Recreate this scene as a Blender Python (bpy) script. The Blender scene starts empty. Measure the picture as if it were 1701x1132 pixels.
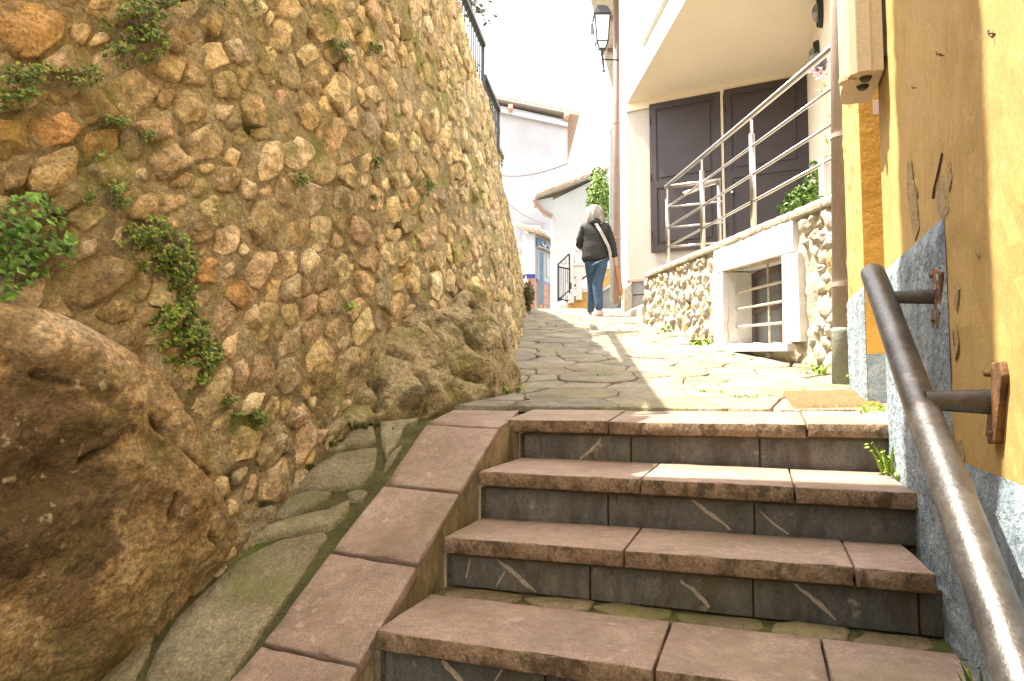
import bpy, bmesh, math, random
import numpy as np
from mathutils import Vector, noise as mnoise
random.seed(7); RNG = random.Random(11)
C = bpy.context.scene.collection
S = bpy.context.scene
# ------------------------------------------------------------------ camera, sky, sun, exposure
FPX = 1134.0; PITCH = math.radians(3.73)
cam_d = bpy.data.cameras.new('camera'); cam = bpy.data.objects.new('camera', cam_d); C.objects.link(cam)
cam_d.sensor_width = 36; cam_d.lens = 24.0; cam_d.clip_start = 0.03; cam_d.clip_end = 900
cam.location = (0, 0, 0); cam.rotation_euler = (math.radians(90) + PITCH, 0, 0)
S.camera = cam
AZ = math.radians(14); EL = math.radians(67)
SUN_DIR = Vector((math.cos(EL) * math.cos(AZ), -math.cos(EL) * math.sin(AZ), -math.sin(EL)))   # the way light travels
world = bpy.data.worlds.new('World'); S.world = world; world.use_nodes = True
wn = world.node_tree; wn.nodes.clear()
sky = wn.nodes.new('ShaderNodeTexSky'); sky.sky_type = 'NISHITA'; sky.sun_disc = False
sky.sun_elevation = EL
to_sun = -SUN_DIR
sky.sun_rotation = math.atan2(to_sun.x, to_sun.y)
sky.air_density = 1.0; sky.dust_density = 4.0; sky.ozone_density = 1.0
bg = wn.nodes.new('ShaderNodeBackground'); bg.inputs[1].default_value = 0.15
wo = wn.nodes.new('ShaderNodeOutputWorld')
veil = wn.nodes.new('ShaderNodeMix'); veil.data_type = 'RGBA'; veil.inputs[0].default_value = .5; veil.inputs[7].default_value = (10.0, 9.7, 9.2, 1)   # thin bright cloud veil
wn.links.new(sky.outputs[0], veil.inputs[6]); wn.links.new(veil.outputs[2], bg.inputs[0]); wn.links.new(bg.outputs[0], wo.inputs[0])
sl = bpy.data.lights.new('sun', 'SUN'); sl.energy = 4.0; sl.angle = math.radians(0.45); sl.color = (1.0, 0.91, 0.76)
so = bpy.data.objects.new('sun', sl); C.objects.link(so); so.location = (-6, 3, 14)
so.rotation_euler = SUN_DIR.to_track_quat('-Z', 'Y').to_euler()
S.view_settings.view_transform = 'Standard'; S.view_settings.look = 'None'
S.view_settings.exposure = 2.15; S.view_settings.gamma = 1.0; S.view_settings.use_curve_mapping = False
S.render.engine = 'CYCLES'
S.cycles.max_bounces = 10; S.cycles.diffuse_bounces = 6
# ------------------------------------------------------------------ photogrammetry helpers: the camera above turns a photo point into a ray
cp, sp = math.cos(PITCH), math.sin(PITCH)
FW = Vector((0, cp, sp)); UPV = Vector((0, -sp, cp)); RT = Vector((1, 0, 0))
def ray(px, py):
    return FW + RT * ((px - 850.5) / FPX) + UPV * ((566 - py) / FPX)
def proj(P):
    d = P.dot(FW)
    return (850.5 + FPX * P.dot(RT) / d, 566 - FPX * P.dot(UPV) / d, d)
class Plane:
    def __init__(s, p, n): s.p = Vector(p); s.n = Vector(n).normalized()
    def at(s, px, py):
        r = ray(px, py); return r * (s.p.dot(s.n) / r.dot(s.n))
def plane3(a, b, c): return Plane(a, (Vector(b) - Vector(a)).cross(Vector(c) - Vector(a)))
TH = math.radians(20)
SX = Vector((math.cos(TH), -math.sin(TH), 0)); SY = Vector((math.sin(TH), math.cos(TH), 0)); ZU = Vector((0, 0, 1))
def st(X, Y, Z): return SX * X + SY * Y + ZU * Z         # stair frame -> world
def nz(p, s=1.0, o=0.0): return mnoise.noise(Vector((p[0] * s + o, p[1] * s - o, p[2] * s + 2 * o)))
def fbm(p, s=1.0, o=0.0, n=3):
    a = 1; t = 0
    for k in range(n):
        t += a * nz(p, s * 2 ** k, o + 7.3 * k); a *= 0.5
    return t
def lerp(a, b, t): return a + (b - a) * t
PROF = [(-50, -.15), (2.83, -.143), (3.2, -.112), (4.1, .005), (6, .34), (8.4, .73), (10, .99), (12.5, 1.395), (13.3, 1.42), (15, 1.40), (900, 1.40)]
def zp(x, y):
    q = y + 0.36 * x * max(0.0, min(1.0, 1 - (y - 2.8) / 3.0))
    for (a, za), (b, zb) in zip(PROF, PROF[1:]):
        if q <= b: return za + (zb - za) * (q - a) / (b - a)
    return PROF[-1][1]
def onpath(px, py):
    r = ray(px, py); lo = None; t = 2.2
    while t < 40:
        P = r * t
        if P.z <= zp(P.x, P.y): break
        t += 0.01
    return r * t
# ------------------------------------------------------------------ object helpers
WL = {}
def tag(o, label=None, cat=None, group=None, kind=None):
    if label: o['label'] = label
    if cat: o['category'] = cat
    if group: o['group'] = group
    if kind: o['kind'] = kind
    return o
def thing(name, label, cat, loc, group=None):
    o = bpy.data.objects.new(name, None); C.objects.link(o); o.location = loc; o.empty_display_size = .1
    WL[o.name] = Vector(loc); return tag(o, label, cat, group)
def part(name, V, F, m, parent=None, smooth=False, tint=None, kind=None, label=None, origin=None):
    V = [Vector(v) for v in V]
    if origin is None:
        lo = Vector((min(v.x for v in V), min(v.y for v in V), min(v.z for v in V))); hi = Vector((max(v.x for v in V), max(v.y for v in V), max(v.z for v in V)))
        origin = Vector(((lo.x + hi.x) / 2, (lo.y + hi.y) / 2, lo.z))
    origin = Vector(origin)
    me = bpy.data.meshes.new(name); me.from_pydata([v - origin for v in V], [], F); me.materials.append(m)
    if smooth: me.polygons.foreach_set('use_smooth', [True] * len(me.polygons))
    if tint is not None:
        a = me.color_attributes.new('tint', 'FLOAT_COLOR', 'POINT')
        if isinstance(tint, tuple): tint = [tint] * len(V)
        a.data.foreach_set('color', [c for t in tint for c in (t[0], t[1], t[2], 1.0)])
    me.update()
    o = bpy.data.objects.new(name, me); C.objects.link(o)
    if parent is not None:
        o.parent = parent; o.location = origin - WL[parent.name]
    else: o.location = origin
    WL[o.name] = origin
    if kind: o['kind'] = kind
    if label: o['label'] = label
    return o
class MB:
    def __init__(s): s.V = []; s.F = []; s.T = []
    def add(s, V, F, t=None):
        k = len(s.V); s.V += [Vector(v) for v in V]; s.F += [tuple(i + k for i in f) for f in F]
        if t is not None: s.T += [t] * len(V)
        return s
    def box(s, c, ax, ay, az):
        c = Vector(c); V = [c + ax * i + ay * j + az * k for k in (-.5, .5) for j in (-.5, .5) for i in (-.5, .5)]
        return s.add(V, [(0, 2, 3, 1), (4, 5, 7, 6), (0, 1, 5, 4), (2, 6, 7, 3), (0, 4, 6, 2), (1, 3, 7, 5)])
    def prism(s, poly, vec):
        n = len(poly); vec = Vector(vec); P = [Vector(p) for p in poly]
        return s.add(P + [p + vec for p in P], [tuple(range(n)), tuple(range(2 * n - 1, n - 1, -1))] + [(i, i + n, (i + 1) % n + n, (i + 1) % n) for i in range(n)])
    def tube(s, path, r, n=10, cap=True):
        P = [Vector(p) for p in path]; rs = r if isinstance(r, (list, tuple)) else [r] * len(P); k = len(s.V); up = None
        for i, p in enumerate(P):
            t = (P[min(i + 1, len(P) - 1)] - P[max(i - 1, 0)]).normalized()
            if up is None: up = t.orthogonal().normalized()
            else: up = (up - t * up.dot(t)).normalized()
            b = t.cross(up)
            for j in range(n):
                a = 2 * math.pi * j / n; s.V.append(p + (up * math.cos(a) + b * math.sin(a)) * rs[i])
        for i in range(len(P) - 1):
            for j in range(n):
                s.F.append((k + i * n + j, k + i * n + (j + 1) % n, k + (i + 1) * n + (j + 1) % n, k + (i + 1) * n + j))
        if cap:
            s.F.append(tuple(k + j for j in range(n - 1, -1, -1))); s.F.append(tuple(k + (len(P) - 1) * n + j for j in range(n)))
        return s
    def grid(s, f, nu, nv):
        k = len(s.V)
        for j in range(nv + 1):
            for i in range(nu + 1): s.V.append(Vector(f(i / nu, j / nv)))
        for j in range(nv):
            for i in range(nu):
                a = k + j * (nu + 1) + i; s.F.append((a, a + 1, a + nu + 2, a + nu + 1))
        return s
    def put(s, name, m, parent=None, **kw):
        if s.T and len(s.T) == len(s.V): kw['tint'] = s.T
        return part(name, s.V, s.F, m, parent, **kw)
def fixed(V, F, bevel=0.0, cuts=0, amp=0.0, nscale=14.0, chip=0.0, seg=2, long=None):
    """clean normals, subdivide, bevel and roughen a closed mesh -> (V, F)"""
    bm = bmesh.new(); vs = [bm.verts.new(v) for v in V]
    for f in F: bm.faces.new([vs[i] for i in f])
    bmesh.ops.recalc_face_normals(bm, faces=bm.faces)
    if long:
        for _ in range(5):
            es = [e for e in bm.edges if e.calc_length() > long]
            if not es: break
            bmesh.ops.subdivide_edges(bm, edges=es, cuts=1, use_grid_fill=True)
    elif cuts: bmesh.ops.subdivide_edges(bm, edges=bm.edges[:], cuts=cuts, use_grid_fill=True)
    if bevel > 0:
        es = [e for e in bm.edges if len(e.link_faces) == 2 and e.calc_face_angle(0) > 0.5]
        ev = set(v for e in es for v in e.verts)
        bmesh.ops.bevel(bm, geom=es, offset=bevel, segments=seg, affect='EDGES', profile=.6)
    bm.normal_update()
    if amp or chip:
        for v in bm.verts:
            d = fbm(v.co, nscale, 3.1) * amp
            if chip and len(v.link_faces) and max(e.calc_face_angle(0) if len(e.link_faces) == 2 else 0 for e in v.link_edges) > .3:
                d -= max(0, nz(v.co, 22, 9) * 1.6 - .35) * chip
            v.co += v.normal * d
    bm.verts.index_update()
    V2 = [v.co.copy() for v in bm.verts]; F2 = [tuple(v.index for v in f.verts) for f in bm.faces]; bm.free()
    return V2, F2
# ------------------------------------------------------------------ materials
def mat(name, cols, scale=6.0, rough=.85, bump=.3, bscale=40.0, tint=False, moss=0.0, mosscol=(.07, .10, .02), stain=0.0, staincol=(.05, .04, .025), metal=0.0,
        fine=0.35, spec=.35, bdist=.01, sscale=3.0, mscale=2.2, stretch=None, specks=0.0, speckcol=(.6, .55, .45), subsurf=0.0, pits=0.0, sth=(.52, .66), grain=.16, gscale=170.0):
    m = bpy.data.materials.new(name); m.use_nodes = True; N = m.node_tree.nodes; L = m.node_tree.links; N.clear()
    out = N.new('ShaderNodeOutputMaterial'); b = N.new('ShaderNodeBsdfPrincipled'); L.new(b.outputs[0], out.inputs[0])
    b.inputs['Roughness'].default_value = rough; b.inputs['Metallic'].default_value = metal
    b.inputs['Specular IOR Level'].default_value = spec
    g = N.new('ShaderNodeNewGeometry'); pos = g.outputs['Position']
    if stretch:
        vm = N.new('ShaderNodeVectorMath'); vm.operation = 'MULTIPLY'; vm.inputs[1].default_value = stretch; L.new(pos, vm.inputs[0]); spos = vm.outputs[0]
    else: spos = pos
    def noi(sc, det=6, ro=.6, src=None, w=0.0):
        n = N.new('ShaderNodeTexNoise'); n.inputs['Scale'].default_value = sc; n.inputs['Detail'].default_value = det; n.inputs['Roughness'].default_value = ro
        if w:
            a = N.new('ShaderNodeVectorMath'); a.inputs[1].default_value = (w, w * 2, -w); L.new(src or pos, a.inputs[0]); L.new(a.outputs[0], n.inputs['Vector'])
        else: L.new(src or pos, n.inputs['Vector'])
        return n.outputs['Fac']
    def ramp(fac, stops):
        r = N.new('ShaderNodeValToRGB'); e = r.color_ramp.elements
        while len(e) < len(stops): e.new(.5)
        for k, (p, c) in enumerate(stops):
            e[k].position = p; e[k].color = (c[0], c[1], c[2], 1) if isinstance(c, (tuple, list)) else (c, c, c, 1)
        L.new(fac, r.inputs[0]); return r.outputs[0]
    def mix(fac, a, bb, mode='MIX'):
        x = N.new('ShaderNodeMix'); x.data_type = 'RGBA'; x.blend_type = mode
        if isinstance(fac, float): x.inputs[0].default_value = fac
        else: L.new(fac, x.inputs[0])
        for s, v in ((6, a), (7, bb)):
            if isinstance(v, tuple): x.inputs[s].default_value = (*v[:3], 1)
            else: L.new(v, x.inputs[s])
        return x.outputs[2]
    n1 = noi(scale, 8, .62, spos)
    k = len(cols)
    col = ramp(n1, [(.3 + .4 * i / max(1, k - 1), c) for i, c in enumerate(cols)]) if k > 1 else None
    if k == 1: col = mix(0.0, cols[0], cols[0])
    if tint:
        at = N.new('ShaderNodeAttribute'); at.attribute_name = 'tint'
        col = mix(1.0, at.outputs['Color'], col, 'MULTIPLY')
    if fine:
        f = ramp(noi(scale * 9, 6, .7, spos, 3.0), [(.3, 1 - fine), (.7, 1 + fine * .4)])
        col = mix(1.0, col, f, 'MULTIPLY')
    if grain:
        f = ramp(noi(gscale, 3, .6, None, 31.0), [(.32, 1 - grain), (.68, 1 + grain * .8)]); col = mix(1.0, col, f, 'MULTIPLY')
    if pits:
        f = ramp(noi(38, 3, .55, None, 5.0), [(.56, 0.0), (.64, pits)]); col = mix(f, col, (.06, .045, .025))
    if stain:
        f = ramp(noi(sscale, 9, .68, spos, 11.0), [(sth[0], 0.0), (sth[1], stain)]); col = mix(f, col, staincol)
    if specks:
        f = ramp(noi(30, 2, .5, None, 21.0), [(.62, 0.0), (.7, specks)]); f2 = ramp(noi(5, 3, .5, None, 2.0), [(.45, 0.0), (.6, 1.0)])
        col = mix(mix(1.0, f, f2, 'MULTIPLY'), col, speckcol)
    if moss:
        f = ramp(noi(mscale, 9, .7, None, 17.0), [(.52, 0.0), (.64, moss)]); col = mix(f, col, mosscol)
    L.new(col, b.inputs['Base Color'])
    if bump:
        h1 = noi(bscale, 8, .65, spos, 1.0); h2 = noi(bscale * .22, 5, .6, spos, 4.0)
        a = N.new('ShaderNodeMath'); a.operation = 'MULTIPLY_ADD'; a.inputs[1].default_value = 2.0; L.new(h2, a.inputs[0]); L.new(h1, a.inputs[2])
        bp = N.new('ShaderNodeBump'); bp.inputs['Strength'].default_value = bump; bp.inputs['Distance'].default_value = bdist
        L.new(a.outputs[0], bp.inputs['Height']); L.new(bp.outputs[0], b.inputs['Normal'])
    return m
M = {}
M['stone'] = mat('rubble_stone', [(.62, .56, .45), (1.14, 1.08, .96), (1.6, 1.5, 1.36)], 11, .92, 1.0, 30, tint=True, stain=.7, staincol=(.19, .145, .075), sscale=8, moss=.6, mosscol=(.24, .24, .05), mscale=3.0, bdist=.045, pits=.35, sth=(.50, .60), grain=.25, gscale=120)
M['mortar'] = mat('wall_mortar', [(.30, .23, .12), (.46, .365, .20), (.57, .46, .27)], 7, .95, 1.0, 30, stain=.75, staincol=(.13, .105, .055), sscale=6, moss=.75, mosscol=(.20, .23, .035), mscale=3.0, sth=(.50, .62), grain=.3, gscale=110, bdist=.035, fine=.5)
M['boulder'] = mat('ochre_boulder', [(.34, .205, .08), (.60, .40, .18), (.78, .60, .34)], 4.5, .9, 1.0, 42, tint=True, stain=.6, staincol=(.16, .11, .05), sscale=5.0, moss=.6, mosscol=(.19, .17, .035), mscale=2.8, bdist=.04, specks=.9, speckcol=(.68, .56, .36), sth=(.47, .58), fine=.6, grain=.35, gscale=90)
M['outcrop'] = mat('mossy_rock', [(.28, .22, .11), (.46, .37, .20), (.60, .50, .30)], 6.5, .88, 1.0, 26, stain=.8, staincol=(.10, .08, .035), sscale=6, moss=.8, mosscol=(.22, .21, .05), mscale=3.6, bdist=.04, sth=(.53, .61), fine=.5, grain=.3, gscale=100)
M['sandstone'] = mat('pink_sandstone', [(.215, .152, .112), (.31, .222, .17), (.38, .28, .22)], 2.8, .66, .5, 70, stain=.5, staincol=(.19, .13, .085), sscale=4.5, fine=.3, spec=.4, bdist=.006, specks=.3, speckcol=(.6, .5, .42), sth=(.55, .63), grain=.28, gscale=190, moss=.35, mosscol=(.17, .15, .06), mscale=2.4)
M['nosing'] = mat('stained_sandstone_edge', [(.18, .12, .07), (.29, .20, .125), (.36, .265, .18)], 12, .88, 1.0, 45, stain=.85, staincol=(.075, .055, .03), sscale=17, bdist=.012, stretch=(1, 1, .8), sth=(.50, .60), grain=.3)
M['slate'] = mat('grey_slate_riser', [(.085, .087, .085), (.14, .136, .122), (.22, .20, .16)], 3.2, .72, .6, 45, stain=.7, staincol=(.085, .055, .03), sscale=9, fine=.45, bdist=.008, stretch=(1, 1, .38), moss=.45, mosscol=(.15, .135, .06), mscale=3.5, sth=(.53, .63), grain=.25, specks=.4, speckcol=(.42, .38, .30))
M['vein'] = mat('pale_vein', [(.32, .27, .20), (.5, .44, .34)], 30, .8, .2, 60)
M['joint'] = mat('stair_mortar', [(.075, .06, .035), (.16, .12, .07)], 12, .95, .8, 50, moss=.7, mosscol=(.06, .07, .015), mscale=5)
M['cheek'] = mat('cheek_wall_render', [(.15, .12, .065), (.30, .24, .13), (.42, .34, .21)], 8, .92, 1.0, 40, stain=.6, sscale=6, bdist=.012, stretch=(1, 1, .4))
M['flag'] = mat('green_grey_flagstone', [(.17, .14, .085), (.26, .22, .14), (.35, .295, .20)], 5.5, .82, 1.0, 26, tint=True, stain=.5, staincol=(.13, .115, .055), moss=.75, mosscol=(.16, .17, .05), mscale=3, bdist=.02, grain=.3, gscale=110, sth=(.50, .62))
M['paving'] = mat('pale_flagstone', [(.18, .155, .11), (.28, .25, .185), (.37, .335, .26)], 5, .75, 1.0, 26, tint=True, grain=.25, stain=.5, staincol=(.25, .2, .13), moss=.5, mosscol=(.24, .25, .08), mscale=2.6, bdist=.02)
M['pathjoint'] = mat('mossy_joint_soil', [(.08, .07, .04), (.16, .14, .09)], 9, .95, 1.0, 50, moss=.8, mosscol=(.12, .16, .03), mscale=3.5, bdist=.015)
M['rampjoint'] = mat('dark_moss_joint', [(.06, .06, .022), (.13, .12, .045)], 14, .95, 1.0, 60, moss=.9, mosscol=(.12, .135, .025), mscale=5, bdist=.02)
M['yellow'] = mat('ochre_yellow_render', [(.42, .285, .095), (.48, .33, .112), (.52, .365, .135)], 1.6, .85, .45, 30, stain=.3, staincol=(.42, .27, .11), sscale=2.0, fine=.1, bdist=.01, stretch=(1, 1, .35), specks=.25, speckcol=(.7, .6, .4))
M['orange'] = mat('orange_reveal_paint', [(.62, .34, .06), (.68, .39, .08)], 2, .8, .3, 30, fine=.08)
M['blue'] = mat('blue_grey_rough_dado', [(.20, .27, .33), (.34, .43, .50), (.50, .58, .63)], 12, .9, 1.0, 55, fine=.35, bdist=.02, stain=.2, staincol=(.2, .17, .12), sscale=5)
M['white'] = mat('white_render', [(.74, .72, .68), (.80, .78, .74)], 1.5, .85, .12, 60, fine=.03)
M['cream'] = mat('cream_render', [(.70, .60, .45), (.74, .64, .49)], 1.2, .85, .08, 60, fine=.03)
M['beige'] = mat('beige_render', [(.43, .385, .33), (.47, .42, .365)], 1.2, .85, .08, 60, fine=.03)
M['shutter'] = mat('brown_shutter_paint', [(.038, .028, .027), (.052, .038, .036)], 3, .45, .1, 60, fine=.1)
M['steel'] = mat('brushed_steel', [(.40, .37, .33), (.50, .47, .42)], 8, .30, .05, 80, metal=.9, fine=.08)
M['rail'] = mat('worn_handrail_paint', [(.05, .046, .044), (.085, .08, .076), (.14, .13, .12)], 9, .34, .4, 90, fine=.3, spec=.8, stain=.6, staincol=(.12, .08, .04), sscale=8, specks=.3, speckcol=(.30, .27, .22), bdist=.003, metal=.5, sth=(.58, .66))
M['rust'] = mat('rusty_bracket', [(.05, .035, .025), (.20, .10, .04), (.33, .17, .06)], 22, .7, .8, 80, stain=.5, sscale=12, bdist=.004, metal=.2)
M['pipe'] = mat('brown_grey_downpipe', [(.33, .27, .235), (.45, .37, .325)], 5, .42, .15, 60, stain=.3, staincol=(.2, .14, .11), sscale=6, fine=.15, stretch=(1, 1, .4), spec=.5)
M['pipegreen'] = mat('green_grey_cast_iron', [(.22, .24, .20), (.31, .33, .28)], 9, .5, .4, 60, stain=.5, staincol=(.3, .18, .12), sscale=9)
M['brownpipe'] = mat('far_brown_downpipe', [(.27, .17, .13), (.33, .22, .17)], 5, .5, .1, 60)
M['greypipe'] = mat('galvanised_pipe', [(.34, .36, .34), (.42, .44, .42)], 5, .5, .1, 60)
M['iron'] = mat('dark_iron', [(.045, .05, .06), (.08, .085, .095)], 9, .5, .2, 60, spec=.5)
M['black'] = mat('black_iron', [(.02, .018, .017), (.04, .036, .034)], 9, .55, .2, 60)
M['mstone'] = mat('pale_marble_surround', [(.58, .56, .52), (.72, .70, .66)], 5, .6, .2, 50, stain=.25, staincol=(.45, .44, .42), sscale=3, fine=.08)
M['wood'] = mat('dark_window_wood', [(.10, .075, .06), (.17, .13, .11)], 10, .6, .3, 50, stretch=(1, 1, .2))
M['coping'] = mat('rough_coping_stone', [(.46, .40, .32), (.62, .56, .46)], 9, .88, .8, 50, stain=.5, staincol=(.2, .17, .12), sscale=9)
M['box'] = mat('cream_plastic_meter_box', [(.46, .38, .24), (.52, .43, .28)], 2, .5, .05, 50, fine=.05, spec=.4)
M['rubber'] = mat('dark_rubber', [(.05, .04, .03), (.08, .065, .05)], 9, .7, .1, 50)
M['brownmetal'] = mat('brown_metal', [(.16, .09, .06), (.22, .13, .09)], 9, .5, .1, 50)
M['mat'] = mat('coir_doormat', [(.19, .125, .06), (.30, .20, .10), (.38, .27, .15)], 60, 1.0, 1.0, 240, fine=.5, bdist=.01, spec=.1)
M['leaf'] = mat('leaf_green', [(.62, .7, .6), (1.15, 1.1, 1.0)], 14, .55, .0, 50, tint=True, fine=.1, spec=.35)
M['stem'] = mat('plant_stem', [(.10, .08, .03), (.16, .13, .05)], 20, .8, .2, 50)
M['bark'] = mat('tree_bark', [(.08, .06, .04), (.15, .12, .08)], 12, .95, 1.0, 30)
M['pinkwall'] = mat('faded_lilac_plaster', [(.33, .32, .33), (.38, .365, .375), (.41, .395, .40)], .9, .9, .15, 30, stain=.35, staincol=(.50, .44, .45), sscale=.8, fine=.06)
M['peach'] = mat('peach_plaster', [(.66, .42, .32), (.72, .48, .37)], 1, .9, .1, 30)
M['rooftile'] = mat('pale_roof_tile', [(.42, .28, .19), (.62, .48, .36), (.70, .60, .50)], 5, .85, .5, 30, tint=False, fine=.3)
M['farwhite'] = mat('white_house_plaster', [(.43, .44, .45), (.48, .49, .50)], 1, .9, .1, 30, fine=.04)
M['terracotta'] = mat('terracotta_tile', [(.36, .15, .08), (.45, .20, .11)], 4, .5, .1, 30, fine=.15)
M['bluetile'] = mat('cobalt_tile', [(.03, .03, .18), (.05, .05, .25)], 4, .35, .1, 30)
M['whitetile'] = mat('white_blue_glazed_tile', [(.60, .64, .72), (.70, .73, .78)], 9, .3, .1, 30)
M['signblue'] = mat('blue_sign_paint', [(.05, .13, .22), (.06, .16, .26)], 4, .5, .0, 30, fine=.05)
M['signwhite'] = mat('white_letter_paint', [(.75, .76, .78)], 4, .5, .0, 30, fine=.0)
M['darkglass'] = mat('dark_window_glass', [(.10, .11, .12), (.16, .17, .18)], 2, .12, .0, 30, fine=.0, spec=.6)
M['paleblind'] = mat('pale_roller_blind', [(.55, .56, .58), (.62, .63, .64)], 2, .6, .1, 30, fine=.03)
M['orangewall'] = mat('orange_stair_side', [(.60, .34, .10), (.68, .40, .14)], 3, .85, .15, 40)
M['stairwhite'] = mat('white_painted_steps', [(.70, .64, .60), (.78, .72, .68)], 3, .8, .1, 40)
M['greyplinth'] = mat('grey_plinth_slab', [(.30, .30, .30), (.38, .38, .375)], 6, .8, .3, 60)
M['redstone'] = mat('reddish_ledge', [(.40, .26, .20), (.5, .34, .27)], 12, .85, .4, 50)
M['jacket'] = mat('charcoal_padded_jacket', [(.028, .027, .027), (.045, .043, .042)], 12, .75, .3, 60, spec=.3)
M['jeans'] = mat('blue_denim', [(.045, .085, .15), (.07, .125, .21)], 20, .85, .3, 120)
M['skin'] = mat('skin', [(.50, .30, .22), (.56, .35, .26)], 10, .55, .1, 60, fine=.05)
M['hair'] = mat('silver_blond_hair', [(.30, .26, .22), (.52, .47, .42), (.62, .58, .53)], 9, .6, 1.0, 60, stretch=(9, 9, 1), bdist=.01)
M['shoepink'] = mat('pale_pink_shoe', [(.62, .45, .45), (.7, .55, .55)], 9, .7, .2, 60)
M['strap'] = mat('grey_beige_strap', [(.35, .33, .30), (.62, .58, .52)], 30, .7, .3, 80)
M['bag'] = mat('rust_orange_cloth', [(.45, .19, .09), (.55, .25, .13)], 9, .8, .3, 60)
M['bagpale'] = mat('pale_cloth', [(.6, .5, .35), (.66, .56, .42)], 9, .8, .3, 60)
M['petal'] = mat('pink_white_petals', [(.75, .45, .5), (.8, .7, .7)], 40, .6, .0, 60)
M['hill'] = mat('hill_soil_grass', [(.05, .06, .02), (.10, .10, .04)], 2, .95, .6, 20)
M['soil'] = mat('lower_lane_stone', [(.16, .13, .1), (.24, .2, .15)], 3, .9, .6, 20)
M['lampglass'] = mat('smoky_lamp_glass', [(.16, .14, .12), (.22, .19, .16)], 5, .25, .0, 30, fine=.0, spec=.6)
M['frost'] = mat('frosted_lamp_glass', [(.62, .66, .68), (.70, .73, .74)], 5, .25, .0, 30, fine=.0, spec=.6)
def glass_mat():
    m = bpy.data.materials.new('window_glass'); m.use_nodes = True; b = m.node_tree.nodes['Principled BSDF']
    b.inputs['Base Color'].default_value = (.62, .70, .68, 1); b.inputs['Roughness'].default_value = .06; b.inputs['Transmission Weight'].default_value = .85; return m
M['glass'] = glass_mat()
# ------------------------------------------------------------------ polygons: power diagram cells, stones
def clip(poly, a, b, c):          # keep a*x+b*y<=c
    out = []
    for i in range(len(poly)):
        p, q = poly[i], poly[(i + 1) % len(poly)]
        dp, dq = a * p[0] + b * p[1] - c, a * q[0] + b * q[1] - c
        if dp <= 0: out.append(p)
        if (dp < 0) != (dq < 0) and dp != dq:
            t = dp / (dp - dq); out.append((p[0] + (q[0] - p[0]) * t, p[1] + (q[1] - p[1]) * t))
    return out
def cells(seeds, R):
    """seeds (x,y,r) -> weighted Voronoi polygons"""
    A = np.array([(s[0], s[1], s[2]) for s in seeds]); res = []
    for i, sd in enumerate(seeds):
        x, y, r = sd[:3]; Ri = R + r
        poly = [(x - Ri, y - Ri), (x + Ri, y - Ri), (x + Ri, y + Ri), (x - Ri, y + Ri)]
        d2 = (A[:, 0] - x) ** 2 + (A[:, 1] - y) ** 2; idx = np.argsort(d2)[1:30]
        for j in idx:
            if d2[j] > (2.4 * Ri) ** 2: break
            xj, yj, rj = A[j]
            a, b = 2 * (xj - x), 2 * (yj - y); c = xj * xj + yj * yj - x * x - y * y + r * r - rj * rj
            poly = clip(poly, a, b, c)
            if len(poly) < 3: break
        res.append(poly if len(poly) >= 3 else None)
    return res
def centroid(p):
    A = cx = cy = 0
    for i in range(len(p)):
        x0, y0 = p[i]; x1, y1 = p[(i + 1) % len(p)]; w = x0 * y1 - x1 * y0; A += w; cx += (x0 + x1) * w; cy += (y0 + y1) * w
    return ((cx / (3 * A), cy / (3 * A)), A / 2) if abs(A) > 1e-9 else (p[0], 0)
def resample(poly, n):
    L = [math.dist(poly[i], poly[(i + 1) % len(poly)]) for i in range(len(poly))]; T = sum(L); out = []; i = 0; acc = 0
    for k in range(n):
        t = T * k / n
        while acc + L[i] < t: acc += L[i]; i += 1
        u = (t - acc) / L[i]; p, q = poly[i], poly[(i + 1) % len(poly)]; out.append((p[0] + (q[0] - p[0]) * u, p[1] + (q[1] - p[1]) * u))
    return out
def chaikin(poly, k=1, w=.25):
    for _ in range(k):
        o = []
        for i in range(len(poly)):
            p, q = poly[i], poly[(i + 1) % len(poly)]
            o += [(p[0] + (q[0] - p[0]) * w, p[1] + (q[1] - p[1]) * w), (p[0] + (q[0] - p[0]) * (1 - w), p[1] + (q[1] - p[1]) * (1 - w))]
        poly = o
    return poly
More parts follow.
